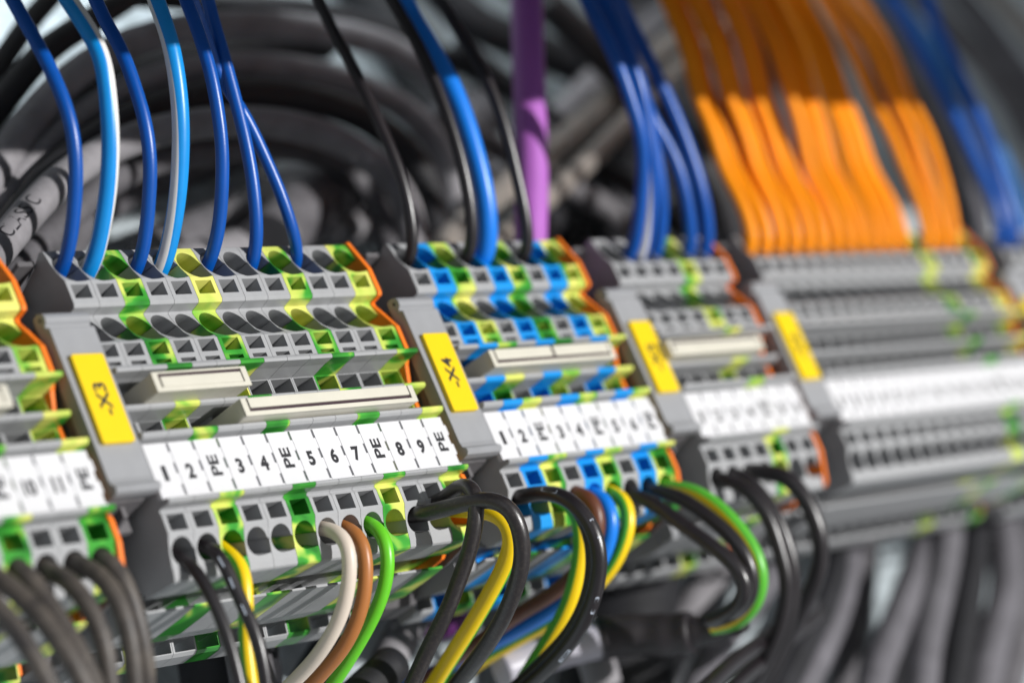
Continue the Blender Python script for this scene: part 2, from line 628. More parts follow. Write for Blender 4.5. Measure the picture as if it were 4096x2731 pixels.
def end_clamp(x, text, label):
    t = tag(empty('end_clamp', (x, 0, 0)), label, 'end clamp', 'end clamps with yellow name plates')
    bm = bmesh.new()
    prism(bm, CLAMP_SHELL, 0.1, 8.9)
    sh = link('cover', finish(bm, 'cover'), t, [MAT['clampgrey']])
    bm = bmesh.new()
    segs = [((math.cos(a) * 0.3 + 1.3), (math.sin(a) * 0.3 + 22.2)) for a in [k * math.pi / 6 for k in range(12)]]
    prism(bm, segs, 0.02, 0.12)  # black disc paints the dark of a small hole in the roll end
    link('hole_disc', finish(bm, 'hole_disc'), sh, [MAT['ink']])
    bm = bmesh.new()
    prism(bm, [(2.8, 21.8), (2.8, -7.6), (9, -9.2), (16, -11.2), (20, -17), (28, -19), (30, -22), (35.8, -22), (36.2, -20), (36.2, 21.5)], 0.15, 8.3)
    # thin web added against the neighbouring end plate, blocks its orange bounce
    prism(bm, [(5.5, 33.5), (9, 33.2), (29, 31), (36, 28), (36, -22.5), (31.2, -20.2), (23, -21.8), (13, -21.5), (4.2, -19.8), (2.6, -14),
               (2.6, -10.2), (5.2, -8.0), (5.2, 13), (3.6, 18.5), (6.2, 24), (3.8, 29)], 0.02, 0.5)
    # ribs under the clamp body
    prism(bm, [(4, -7.8), (15, -10.9), (15, -12.6), (4, -9.6)], 1.2, 2.0)
    prism(bm, [(4, -7.8), (15, -10.9), (15, -12.6), (4, -9.6)], 4.2, 5.0)
    prism(bm, [(7, -8.8), (8, -9.1), (8, -11), (7, -10.8)], 2.0, 7.6)
    prism(bm, [(11, -9.9), (12, -10.2), (12, -12), (11, -11.8)], 2.0, 7.6)
    link('body', finish(bm, 'body'), t, [MAT['clampdark']])
    bm = bmesh.new()
    prism(bm, [(7.0, 35.4), (16.5, 33.2), (16.5, 32.5), (7.0, 34.6)], 5.4, 8.7)
    prism(bm, [(16.5, 33.2), (21, 25.5), (20.2, 25.2), (15.7, 32.8)], 5.4, 8.7)
    prism(bm, [(11.5, 34.3), (12.2, 34.1), (13.5, 30.5), (12.9, 30.2)], 7.0, 8.7)
    link('latch', finish(bm, 'latch'), t, [MAT['clampdark']])
    bm = bmesh.new()
    prism(bm, [(12.5, -15.5), (15.5, -15.5), (16, -22.5), (13.5, -23.2), (12.8, -22.4)], 5.6, 7.4)
    link('release_foot', finish(bm, 'release_foot'), t, [MAT['clampgrey']])
    bm = bmesh.new()
    c = rrect(1.15, 7.45, 0.55, 15.4, 0.45)
    slab(bm, c, -0.85, 0.05)
    bmesh.ops.recalc_face_normals(bm, faces=bm.faces)
    p = link('name_plate', finish(bm, 'name_plate'), t, [MAT['yellow']])
    p.rotation_euler = (0, math.radians(1.0), 0)
    if text == '-X7':
        p.location.x = -0.095                    # this plate sits further left on its clamp
    if text:
        lettering('lettering', text, 2.55, lambda a, b: (4.3 - b, -0.88, 7.8 + a), MAT['ink'], p, 0.025, 1.1)
    return t


# groups along the rail: x of the first block, colours, markings
G = 'grey'
B_ = 'blue'
E_ = 'earth'
groups = [
    ('left', -10.5 - 7 * W, [G, G, G, E_, G, G, E_], ['7', '8', '9', 'PE', '10', '11', 'PE']),
    ('X3', 0.0, [G, G, E_, G, G, E_, G, G, G, E_, G, G, E_], ['1', '2', 'PE', '3', '4', 'PE', '5', '6', '7', 'PE', '8', '9', 'PE']),
    ('X4', 78.1, [G, B_, E_] * 3, ['1', '2', 'PE', '3', '4', 'PE', '5', '6', 'PE']),
    ('X5', 135.4, [G, G, G, G, E_, G, G], ['1', '2', '3', '4', 'PE', '5', '6']),
    ('X6', 182.3, [G] * 12 + [E_] + [G] * 3 + [E_], [str(k) for k in range(1, 13)] + ['PE', '13', '14', '15', 'PE']),
    ('X7', 281.2, [G] * 9, [str(k) for k in range(1, 10)]),
]
where = {'left': 'in the cut-off group at the left edge', 'X3': 'in the sharp -X3 group',
         'X4': 'in the blue and grey -X4 group', 'X5': 'in the small blurred group of seven',
         'X6': 'in the long group below the orange wires', 'X7': 'in the farthest group at the right edge'}
for gname, x0, cols, texts in groups:
    pe = 0
    npe = texts.count('PE')
    for i, (c, tx) in enumerate(zip(cols, texts)):
        if tx == 'PE':
            pe += 1
            which = '' if npe == 1 else (', last one' if pe == npe else ', %s one' % ORD[pe - 1])
            lab = 'green-yellow block marked PE%s, %s' % (which, where[gname])
        elif gname in ('X6', 'X7'):
            lab = 'grey terminal block, %s from the left %s' % (ORD[i], where[gname])
        else:
            lab = '%s terminal block marked %s %s' % (KIND[c], tx, where[gname])
        terminal_block(x0 + i * W, c, tx, lab)
    if gname != 'X7':
        end_plate(x0 + len(cols) * W, {'left': 'orange end plate at the left edge, beside the -X3 clamp',
                                       'X3': 'orange end plate closing the sharp group, beside the -X4 clamp',
                                       'X4': 'orange end plate closing the blue and grey group',
                                       'X5': 'orange end plate closing the small blurred group of seven',
                                       'X6': 'orange end plate closing the long group below the orange wires'}[gname])
for x, tx, lab in ((-9.0, '-X3', 'grey end clamp with the yellow plate reading -X3'),
                   (69.1, '-X4', 'grey end clamp with the yellow plate reading -X4'),
                   (126.4, '-X5', 'grey end clamp with a blurred yellow plate, between blue blocks and group of seven'),
                   (173.3, '-X6', 'grey end clamp with a strongly blurred yellow plate left of the long group'),
                   (271.65, '-X7', 'grey end clamp whose yellow plate is cut by the right edge')):
    end_clamp(x, tx, lab)


# ---------------------------------------------------------------- plug-in bridges
def jumper(x0, x1, z0, z1, mode, label, n=1):
    t = tag(empty('jumper_bridge', (x0, 0, 0)), label, 'jumper', 'cream jumper bridges plugged into the blocks')
    L = x1 - x0
    h = z1 - z0
    bm = bmesh.new()
    slab(bm, [(x, z + z0) for x, z in rrect(0, L, 0, h, 0.35)], -2.6, 9.0)
    body = link('body', finish(bm, 'body'), t, [MAT['cream']])
    # raised front frame
    gx, gz = 1.15, 0.55
    bm = bmesh.new()
    g = 0.58
    inner = (gx, L - gx, z0 + gz, z1 - gz)
    if mode == 'top':       # panel recessed at its top edge and ends
        inner = (gx, L - gx, z0 + 0.75, z1 - 0.3)
    elif mode == 'bottom':
        inner = (gx, L - gx, z0 + 0.3 + 0.45, z1 - 0.1)
    a, b, c, d = inner
    o = (0.0, L, z0, z1)
    # frame of four bars standing proud
    slab(bm, rrect(0.0, L, z0, c, 0.12, 2), -3.0, -2.55)
    if mode != 'bottom':
        slab(bm, rrect(0.0, L, d, z1, 0.12, 2), -3.0, -2.55)
    slab(bm, rrect(0.0, a, c, d, 0.05, 2), -3.0, -2.55)
    slab(bm, rrect(b, L, c, d, 0.05, 2), -3.0, -2.55)
    link('frame', finish(bm, 'frame'), body, [MAT['cream']])
    bm = bmesh.new()
    slab(bm, [(a, c), (b, c), (b, d), (a, d)], -2.64, -2.58)
    link('groove', finish(bm, 'groove'), body, [MAT['groove']])
    w = (b - a) / n
    for k in range(n):
        bm = bmesh.new()
        top = d - (g if mode != 'bottom' else 0.0)
        bot = c + (g if mode == 'bottom' or n > 1 else 0.0)
        if n > 1:
            top = d
        slab(bm, rrect(a + k * w + g * 0.6, a + (k + 1) * w - g * 0.6, bot, top, 0.1, 2), -3.05, -2.63)
        link('inlay', finish(bm, 'inlay'), t, [MAT['cream']])
    bm = bmesh.new()
    k = 2.6
    while k < L - 1:
        box(bm, k - 0.8, k + 0.8, 8.8, 14, z0 + 1, z1 - 1)
        k += W
    link('contact_prongs', finish(bm, 'contact_prongs'), t, [MAT['metal']])
    return t


jumper(4.4, 24.2, 7.15, 10.5, 'top', 'short cream jumper bridge in the sharp group, upper slot row')
jumper(20.4, 60.0, 1.95, 5.1, 'bottom', 'long cream jumper bridge just above the white numbered markers')
jumper(82.6, 116.6, 7.1, 10.5, 'bottom', 'cream jumper bridge with two inlays among the blue blocks', 2)
jumper(133.2, 163.0, 6.7, 10.0, 'top', 'blurred cream jumper bridge in the small group of seven')
jumper(-43.0, -23.6, 6.6, 10.2, 'top', 'cream jumper bridge end cut by the left edge of the view')

# ---------------------------------------------------------------- wires (centre lines in mm, x along the rail, y into the cabinet, z up)
WIRES = [
 {'name': 'blue1', 'p': [[2.6, 9.0, 31.2], [2.6, 4.14, 32.86], [2.25, -0.64, 36.47], [1.9, -6.33, 43.18], [1.55, -9.58, 49.74], [1.2, -10.35, 57.04], [0.85, -9.9, 64.37], [0.5, -8.82, 73.14], [-1.87, -1.49, 132.64]], 'm': 'navy', 'r': 1.13},
 {'name': 'blue2', 'p': [[7.8, 9.0, 31.2], [7.8, 4.03, 32.34], [7.71, 0.69, 34.52], [7.62, -3.6, 38.31], [7.53, -7.34, 42.39], [7.44, -10.45, 46.81], [7.36, -12.89, 51.62], [7.27, -15.41, 57.96], [7.18, -15.18, 62.87], [7.09, -13.85, 69.17], [7.0, -13.66, 70.25], [2.09, -3.3, 129.14]], 'm': 'sky', 'r': 1.42},
 {'name': 'blue3', 'p': [[18.2, 9.0, 31.2], [18.2, 4.52, 32.67], [18.05, 0.52, 35.83], [17.9, -3.95, 41.23], [17.75, -7.13, 45.75], [17.6, -9.13, 50.97], [17.45, -10.02, 56.88], [17.3, -10.56, 63.04], [17.15, -9.77, 69.43], [17.0, -9.7, 73.42], [14.75, -8.65, 133.37]], 'm': 'navy', 'r': 1.13},
 {'name': 'blue4', 'p': [[23.4, 9.0, 31.2], [23.4, 4.52, 32.54], [23.35, 0.43, 35.7], [23.3, -3.72, 39.75], [23.25, -8.03, 45.27], [23.2, -11.64, 51.19], [23.15, -13.83, 56.34], [23.1, -15.52, 61.81], [23.05, -15.98, 66.44], [23.0, -16.25, 69.56], [22.04, -21.42, 129.33]], 'm': 'sky', 'r': 1.42},
 {'name': 'blue5', 'p': [[33.8, 9.0, 31.2], [33.8, 5.48, 32.5], [33.57, 0.5, 35.59], [33.35, -4.22, 41.05], [33.12, -8.14, 46.95], [32.9, -10.44, 52.15], [32.67, -12.31, 57.62], [32.45, -13.29, 61.99], [32.23, -13.96, 68.24], [32.0, -14.22, 71.42], [27.69, -19.1, 131.07]], 'm': 'navy', 'r': 1.13},
 {'name': 'blue6', 'p': [[44.2, 9.0, 31.2], [44.2, 5.46, 32.57], [43.8, 1.69, 36.11], [43.4, -1.83, 42.43], [43.0, -4.46, 49.27], [42.6, -6.39, 56.54], [42.2, -7.54, 60.91], [41.8, -8.7, 65.29], [41.4, -9.77, 70.74], [41.0, -10.83, 74.16], [34.34, -28.48, 131.12]], 'm': 'navy', 'r': 1.13},
 {'name': 'blue7', 'p': [[54.6, 9.0, 31.2], [54.6, 4.97, 32.71], [52.31, 1.45, 35.84], [50.02, -1.41, 42.67], [47.73, -3.2, 50.09], [45.44, -4.81, 55.54], [43.16, -5.53, 59.46], [40.87, -6.79, 63.03], [38.58, -9.34, 67.11], [36.29, -11.72, 71.26], [34.0, -13.7, 71.88], [-10.46, -52.14, 83.92]], 'm': 'navy', 'r': 1.05},
 {'name': 'bk1', 'p': [[80.7, 9.0, 31.2], [80.7, 2.93, 31.67], [80.36, -0.14, 36.28], [80.03, -2.4, 42.77], [79.69, -3.27, 49.38], [79.35, -3.47, 55.71], [79.01, -3.58, 63.58], [78.67, -3.16, 71.48], [78.34, -2.74, 79.44], [78.0, -3.05, 81.44], [68.06, -12.11, 139.91]], 'm': 'black', 'r': 1.05},
 {'name': 'bk2', 'p': [[96.3, 9.0, 31.2], [96.3, 2.72, 32.28], [95.83, -1.11, 37.34], [95.36, -3.77, 43.78], [94.89, -5.76, 51.71], [94.41, -7.02, 60.49], [93.94, -7.4, 69.5], [93.47, -6.78, 77.73], [93.0, -6.82, 79.93], [80.47, -7.89, 138.6]], 'm': 'black', 'r': 1.15},
 {'name': 'bl', 'p': [[101.5, 9.0, 31.2], [101.5, 3.33, 32.52], [101.0, -1.27, 39.03], [100.5, -3.91, 46.65], [100.0, -5.73, 55.52], [99.5, -6.42, 62.51], [99.0, -6.03, 70.22], [98.5, -5.26, 78.23], [98.0, -5.65, 80.99], [87.41, -13.91, 139.47]], 'm': 'cyan', 'r': 1.8},
 {'name': 'bk3', 'p': [[111.9, 9.0, 31.2], [111.9, 2.59, 31.89], [111.2, -0.92, 37.31], [110.5, -3.7, 45.72], [109.8, -6.22, 54.68], [109.1, -7.33, 63.78], [108.4, -6.9, 72.0], [107.7, -6.34, 79.21], [107.0, -6.38, 81.07], [85.87, -7.59, 137.21]], 'm': 'black', 'r': 1.15},
 {'name': 'n1', 'p': [[143.2, 9.0, 31.2], [143.2, 3.42, 30.96], [141.74, -3.05, 35.72], [140.29, -9.37, 42.55], [138.83, -13.57, 48.45], [137.37, -15.29, 53.27], [135.91, -17.19, 58.81], [134.46, -18.25, 66.56], [133.0, -18.92, 74.57], [122.28, -23.84, 133.4]], 'm': 'navy', 'r': 1.35},
 {'name': 'n2', 'p': [[148.4, 9.0, 31.2], [148.4, 4.34, 31.8], [147.2, -0.85, 35.66], [146.0, -5.76, 40.46], [144.8, -10.02, 46.43], [143.6, -13.08, 53.07], [142.4, -15.42, 58.0], [141.2, -17.06, 66.77], [140.0, -17.55, 75.88], [132.18, -20.75, 135.28]], 'm': 'royalw', 'r': 1.5},
 {'name': 'n3', 'p': [[153.6, 9.0, 31.2], [153.6, 3.63, 33.0], [152.33, -2.68, 40.11], [151.07, -6.23, 46.62], [149.8, -8.8, 52.37], [148.53, -11.89, 60.39], [147.27, -13.96, 69.89], [146.0, -15.11, 77.82], [136.61, -23.61, 136.47]], 'm': 'navy', 'r': 1.35},
 {'name': 'n4', 'p': [[164.0, 9.0, 31.2], [164.0, 3.94, 32.11], [162.0, -1.29, 39.58], [160.0, -4.49, 47.72], [158.0, -5.36, 53.73], [156.0, -6.11, 57.61], [154.0, -8.2, 62.85], [152.0, -10.6, 70.49], [150.0, -13.56, 79.07], [137.09, -32.67, 134.46]], 'm': 'navy', 'r': 1.35},
 {'name': 'n5', 'p': [[169.2, 9.0, 31.2], [169.2, 3.83, 31.95], [167.0, -1.74, 39.29], [164.8, -5.21, 49.54], [162.6, -7.29, 59.26], [160.4, -8.62, 67.67], [158.2, -9.76, 75.75], [156.0, -10.98, 81.1], [133.67, -23.36, 135.4]], 'm': 'navy', 'r': 1.4},
 {'name': 'or0', 'p': [[184.9, 9.0, 31.2], [184.9, 3.41, 32.29], [184.57, 1.09, 40.18], [184.23, 1.3, 49.58], [183.9, -0.23, 57.48], [183.57, -0.85, 65.46], [183.23, -3.61, 75.83], [182.9, -4.45, 86.96], [181.13, -8.96, 146.76]], 'm': 'orange', 'r': 1.4},
 {'name': 'or1', 'p': [[190.1, 9.0, 31.2], [190.1, 3.45, 32.22], [190.43, 1.78, 40.54], [190.77, 2.94, 50.58], [191.1, 1.9, 58.9], [191.43, 1.68, 67.24], [191.77, -0.81, 77.98], [192.1, -1.36, 89.51], [193.81, -4.22, 149.42]], 'm': 'orange', 'r': 1.4},
 {'name': 'or2', 'p': [[195.3, 9.0, 31.2], [195.3, 3.49, 32.15], [194.47, 0.75, 39.92], [193.63, 0.46, 49.14], [192.8, -1.49, 56.88], [191.97, -2.47, 64.71], [191.13, -5.04, 75.29], [190.3, -5.69, 86.61], [185.92, -9.12, 146.35]], 'm': 'orange', 'r': 1.4},
 {'name': 'or3', 'p': [[200.5, 9.0, 31.2], [200.5, 3.53, 32.07], [200.67, 1.66, 40.41], [200.83, 2.58, 50.43], [201.0, 1.33, 58.73], [201.17, 0.93, 67.06], [201.33, -1.47, 78.0], [201.5, -1.92, 89.73], [202.37, -4.22, 149.68]], 'm': 'orange', 'r': 1.4},
 {'name': 'or4', 'p': [[205.7, 9.0, 31.2], [205.7, 3.58, 32.0], [205.2, 1.14, 40.07], [204.7, 1.32, 49.71], [204.2, -0.59, 57.63], [203.7, -1.59, 65.59], [203.2, -4.54, 76.15], [202.7, -5.54, 87.46], [200.06, -10.82, 147.17]], 'm': 'orange', 'r': 1.4},
 {'name': 'or5', 'p': [[210.9, 9.0, 31.2], [210.9, 3.62, 31.93], [211.4, 2.01, 40.54], [211.9, 3.34, 50.95], [212.4, 2.01, 59.34], [212.9, 1.48, 67.74], [213.4, -1.08, 78.8], [213.9, -1.67, 90.65], [216.43, -4.65, 150.52]], 'm': 'orange', 'r': 1.4},
 {'name': 'or6', 'p': [[216.1, 9.0, 31.2], [216.1, 3.66, 31.86], [215.1, 0.88, 39.86], [214.1, 0.71, 49.41], [213.1, -2.19, 56.82], [212.1, -4.17, 64.25], [211.1, -6.57, 75.23], [210.1, -7.03, 86.96], [205.01, -9.37, 146.7]], 'm': 'orange', 'r': 1.4},
 {'name': 'or7', 'p': [[221.3, 9.0, 31.2], [221.3, 3.7, 31.78], [221.3, 1.51, 40.19], [221.3, 1.97, 50.19], [221.3, -0.18, 58.18], [221.3, -1.42, 66.21], [221.3, -3.34, 77.73], [221.3, -3.29, 90.06], [221.3, -3.05, 150.06]], 'm': 'orange', 'r': 1.4},
 {'name': 'or8', 'p': [[226.5, 9.0, 31.2], [226.5, 3.74, 31.71], [225.83, 1.28, 40.02], [225.17, 1.61, 50.01], [224.5, -0.78, 57.88], [223.83, -2.3, 65.74], [223.17, -4.71, 76.96], [222.5, -5.14, 88.94], [219.15, -7.29, 148.81]], 'm': 'orange', 'r': 1.4},
 {'name': 'or9', 'p': [[231.7, 9.0, 31.2], [231.7, 3.78, 31.64], [232.03, 1.6, 40.17], [232.37, 1.92, 50.23], [232.7, 0.24, 58.64], [233.03, -0.45, 67.14], [233.37, -2.04, 79.1], [233.7, -1.65, 91.88], [235.25, 0.18, 151.83]], 'm': 'orange', 'r': 1.4},
 {'name': 'or10', 'p': [[236.9, 9.0, 31.2], [236.9, 3.82, 31.56], [236.73, 1.44, 40.05], [236.57, 1.7, 50.13], [236.4, -0.04, 58.54], [236.23, -0.82, 67.01], [236.07, -2.61, 78.86], [235.9, -2.4, 91.52], [235.09, -1.4, 151.51]], 'm': 'orange', 'r': 1.4},
 {'name': 'or11', 'p': [[242.1, 9.0, 31.2], [242.1, 3.87, 31.49], [241.1, 1.21, 39.89], [240.1, 1.43, 49.99], [239.1, -0.49, 58.31], [238.1, -1.55, 66.61], [237.1, -3.99, 78.04], [236.1, -4.44, 90.22], [231.19, -6.65, 149.98]], 'm': 'orange', 'r': 1.4},
 {'name': 'or13', 'p': [[252.5, 9.0, 31.2], [252.5, 3.95, 31.34], [252.67, 1.23, 39.83], [252.83, 0.64, 49.6], [253.0, -0.04, 58.84], [253.17, 0.45, 68.28], [253.33, -0.48, 80.99], [253.5, 0.62, 94.55], [254.25, 5.47, 154.35]], 'm': 'orange', 'r': 1.4},
 {'name': 'or14', 'p': [[257.7, 9.0, 31.2], [257.7, 3.99, 31.27], [257.03, 0.49, 39.37], [256.37, -1.25, 48.5], [255.7, -3.06, 57.06], [255.03, -3.58, 65.86], [254.37, -4.52, 78.49], [253.7, -3.45, 91.93], [250.72, 1.31, 151.67]], 'm': 'orange', 'r': 1.4},
 {'name': 'or15', 'p': [[262.9, 9.0, 31.2], [262.9, 4.03, 31.2], [263.23, 0.71, 39.46], [263.57, -1.24, 48.56], [263.9, -2.29, 57.67], [264.23, -1.9, 67.16], [264.57, -2.74, 80.07], [264.9, -1.55, 93.85], [266.33, 3.61, 153.61]], 'm': 'orange', 'r': 1.4},
 {'name': 'lb0', 'p': [[2.6, 7.4, -13.0], [2.6, 3.14, -17.95], [2.6, 1.8, -18.82], [2.6, 1.1, -20.75], [2.6, 0.64, -23.85], [2.6, 0.37, -27.6], [2.6, 0.51, -32.04], [2.6, 1.19, -36.22], [2.6, 1.74, -38.66], [2.6, 5.7, -56.22]], 'm': 'black', 'r': 1.0},
 {'name': 'lb1', 'p': [[7.8, 7.4, -13.0], [7.8, 3.39, -16.25], [7.95, 1.62, -16.5], [8.1, 0.93, -18.54], [8.25, 1.07, -20.81], [8.4, 1.24, -24.27], [8.55, 1.02, -27.45], [8.7, 0.9, -31.18], [8.85, 1.75, -35.36], [9.0, 3.17, -38.98], [9.69, 9.74, -55.72]], 'm': 'black', 'r': 1.05, 'print_': 1},
 {'name': 'gy2', 'p': [[13.0, 7.4, -13.0], [13.0, 3.75, -18.06], [12.57, 1.94, -19.02], [12.14, 1.66, -21.75], [11.71, 2.18, -24.24], [11.29, 3.37, -26.71], [10.86, 4.67, -28.98], [10.43, 5.85, -32.98], [10.0, 7.06, -37.41], [8.32, 11.78, -54.7]], 'm': 'greenyellow', 'r': 1.15},
 {'name': 'wh', 'p': [[33.8, 7.4, -13.0], [33.8, 3.85, -15.56], [33.62, 1.32, -16.54], [33.44, -0.47, -18.73], [33.26, -0.78, -21.52], [33.08, 0.69, -23.84], [32.9, 2.15, -26.18], [32.72, 5.01, -28.99], [32.54, 8.9, -31.18], [32.36, 13.83, -33.1], [32.18, 19.53, -34.24], [32.0, 20.95, -34.55], [29.79, 38.4, -38.36]], 'm': 'beige', 'r': 1.2},
 {'name': 'br', 'p': [[39.0, 7.4, -13.0], [39.0, 3.95, -15.82], [38.78, 1.84, -17.05], [38.56, 0.92, -19.72], [38.33, 1.54, -22.53], [38.11, 2.65, -24.63], [37.89, 4.61, -27.57], [37.67, 8.07, -30.47], [37.44, 12.49, -32.8], [37.22, 17.24, -34.04], [37.0, 21.44, -35.08], [36.09, 38.89, -39.4]], 'm': 'brown', 'r': 1.2},
 {'name': 'li', 'p': [[44.2, 7.4, -13.0], [44.2, 3.61, -15.5], [43.96, 1.78, -16.71], [43.71, 0.85, -19.4], [43.47, 1.15, -21.72], [43.22, 1.37, -22.56], [42.98, 3.31, -25.71], [42.73, 7.19, -28.77], [42.49, 12.28, -31.47], [42.24, 17.39, -33.72], [42.0, 22.04, -35.56], [41.14, 38.76, -42.18]], 'm': 'lime', 'r': 1.15},
 {'name': 'bkA', 'p': [[54.6, 7.4, -13.0], [54.6, 3.39, -15.62], [55.38, 0.46, -16.43], [56.17, -3.3, -17.42], [56.95, -6.53, -18.16], [57.73, -10.17, -19.22], [58.52, -12.43, -20.99], [59.3, -13.14, -23.24], [60.08, -11.56, -27.55], [60.87, -9.27, -30.35], [61.65, -4.12, -33.98], [62.43, 2.26, -37.12], [63.22, 8.92, -39.23], [64.0, 13.6, -40.27], [66.89, 30.94, -44.12]], 'm': 'dusty', 'r': 1.4},
 {'name': 'bkB', 'p': [[59.8, 7.4, -13.0], [59.8, 0.83, -14.81], [59.18, -3.26, -14.44], [58.56, -6.88, -14.79], [57.95, -8.57, -16.49], [57.33, -8.1, -19.43], [56.71, -6.23, -22.59], [56.09, -2.53, -26.46], [55.47, 2.07, -29.94], [54.85, 2.43, -31.09], [54.24, 7.54, -34.13], [53.62, 11.81, -36.91], [53.0, 13.8, -38.59], [48.83, 27.18, -49.89]], 'm': 'dusty', 'r': 1.35},
 {'name': 'yg', 'p': [[64.5, 7.4, -13.0], [64.5, -2.15, -18.14], [64.85, -4.74, -19.68], [65.2, -6.16, -21.57], [65.55, -6.15, -23.69], [65.9, -5.24, -24.78], [66.25, -3.1, -26.67], [66.6, 0.7, -28.62], [66.95, 7.14, -31.43], [67.3, 13.77, -34.05], [67.65, 19.36, -36.02], [68.0, 22.24, -37.01], [70.06, 39.15, -42.82]], 'm': 'yellowgreen', 'r': 1.45},
 {'name': 'cC', 'p': [[80.7, 7.4, -13.0], [80.7, 2.04, -15.32], [80.9, -2.55, -16.52], [81.1, -6.62, -19.17], [81.3, -8.65, -23.11], [81.5, -9.22, -27.4], [81.7, -8.1, -31.45], [81.9, -4.94, -35.16], [82.1, -0.05, -38.7], [82.3, 7.16, -41.55], [82.5, 14.42, -42.93], [82.7, 19.25, -43.6], [83.44, 37.06, -46.07]], 'm': 'scratched', 'r': 1.35, 'print_': 2},
 {'name': 'cD', 'p': [[85.9, 7.4, -13.0], [85.9, -1.32, -16.21], [85.75, -3.61, -18.27], [85.6, -5.07, -22.41], [85.45, -4.86, -27.25], [85.3, -2.61, -31.71], [85.15, 0.95, -35.57], [85.0, 6.31, -38.62], [84.85, 13.11, -40.46], [84.7, 22.0, -42.07], [84.4, 39.71, -45.28]], 'm': 'scratched', 'r': 1.2},
 {'name': 'hG', 'p': [[91.1, 7.4, -13.0], [91.1, -0.08, -18.62], [90.9, 0.02, -22.34], [90.7, 1.25, -25.5], [90.5, 4.21, -29.09], [90.3, 8.44, -33.04], [90.1, 13.26, -35.81], [89.9, 19.28, -38.4], [89.7, 24.89, -40.91], [89.11, 41.31, -48.26]], 'm': 'yellowgreen', 'r': 1.45},
 {'name': 'brE', 'p': [[96.3, 7.4, -13.0], [96.3, 2.9, -15.4], [96.14, -0.04, -17.17], [95.98, -0.69, -20.66], [95.82, 0.76, -23.75], [95.66, 4.47, -26.39], [95.5, 10.19, -28.43], [95.34, 17.23, -28.95], [95.18, 25.29, -28.74], [95.02, 33.45, -29.2], [94.86, 43.15, -29.7], [94.7, 51.65, -30.17], [94.36, 69.62, -31.16]], 'm': 'darkbrown', 'r': 1.4},
 {'name': 'blF', 'p': [[101.5, 7.4, -13.0], [101.5, 2.88, -15.9], [101.02, 0.64, -17.93], [100.54, 0.3, -21.58], [100.06, 2.25, -24.75], [99.58, 6.99, -28.18], [99.1, 13.18, -30.02], [98.62, 21.36, -30.67], [98.14, 29.59, -30.4], [97.66, 36.6, -30.09], [97.18, 45.86, -29.48], [96.7, 56.68, -27.92], [95.91, 74.48, -25.35]], 'm': 'cyan', 'r': 1.35},
 {'name': 'gyG', 'p': [[106.7, 7.4, -13.0], [106.7, 3.05, -16.13], [105.81, 0.44, -18.16], [104.92, -0.1, -21.89], [104.03, 2.26, -25.49], [103.14, 6.73, -28.72], [102.26, 12.95, -30.51], [101.37, 21.46, -31.62], [100.48, 30.22, -31.4], [99.59, 37.92, -31.4], [98.7, 44.13, -31.78], [96.15, 61.92, -32.87]], 'm': 'yellowgreen', 'r': 1.3},
 {'name': 'bkI', 'p': [[111.9, 7.4, -13.0], [111.9, 2.87, -17.36], [112.5, 0.69, -19.32], [113.1, -2.2, -24.38], [113.7, -5.73, -30.36], [114.3, -8.72, -35.71], [114.9, -9.9, -39.85], [115.5, -8.07, -42.88], [116.1, -3.29, -43.93], [116.7, 2.45, -42.98]], 'm': 'black', 'r': 1.35},
 {'name': 'bkJ', 'p': [[117.1, 7.4, -13.0], [117.1, 2.81, -16.72], [117.61, -2.38, -20.98], [118.13, -6.31, -27.21], [118.64, -8.92, -33.39], [119.16, -8.95, -38.29], [119.67, -6.72, -42.13], [120.19, -2.16, -43.61], [120.7, 4.35, -42.62]], 'm': 'black', 'r': 1.35},
 {'name': 'gyK', 'p': [[122.3, 7.4, -13.0], [122.3, 4.41, -16.07], [122.47, -1.07, -18.97], [122.65, -4.95, -23.72], [122.82, -7.67, -30.31], [123.0, -8.6, -36.31], [123.17, -7.39, -40.29], [123.35, -3.92, -43.21], [123.52, 1.57, -44.59], [123.7, 7.12, -43.05]], 'm': 'greenyellow', 'r': 1.35},
 {'name': 'L1', 'p': [[138.0, 7.4, -13.0], [138.0, 1.98, -16.79], [138.4, -0.45, -18.62], [138.8, -2.44, -22.18], [139.2, -3.34, -26.57], [139.6, -2.7, -31.1], [140.0, -1.74, -34.6], [140.4, -0.36, -39.36], [140.8, 2.84, -43.26], [141.2, 7.71, -47.1], [141.6, 13.16, -50.07], [142.0, 18.01, -52.68], [145.98, 66.32, -78.68]], 'm': 'black', 'r': 1.35},
 {'name': 'L2', 'p': [[143.2, 7.4, -13.0], [143.2, 1.68, -16.46], [143.58, 0.19, -17.94], [143.96, -0.65, -21.54], [144.34, -1.59, -26.45], [144.72, -1.06, -30.85], [145.1, -0.01, -35.7], [145.48, 2.04, -39.85], [145.86, 5.75, -43.91], [146.24, 11.31, -47.84], [146.62, 16.65, -50.58], [147.0, 20.56, -52.3], [151.87, 70.71, -74.36]], 'm': 'black', 'r': 1.35},
 {'name': 'L3', 'p': [[148.4, 7.4, -13.0], [148.4, 1.13, -16.84], [148.96, -1.98, -18.33], [149.52, -4.44, -20.9], [150.08, -5.35, -25.6], [150.64, -4.73, -30.93], [151.2, -3.64, -34.37], [151.76, -0.31, -38.3], [152.32, 5.37, -41.85], [152.88, 11.46, -44.93], [153.44, 17.27, -48.2], [154.0, 23.82, -51.91], [158.08, 71.54, -78.94]], 'm': 'black', 'r': 1.6},
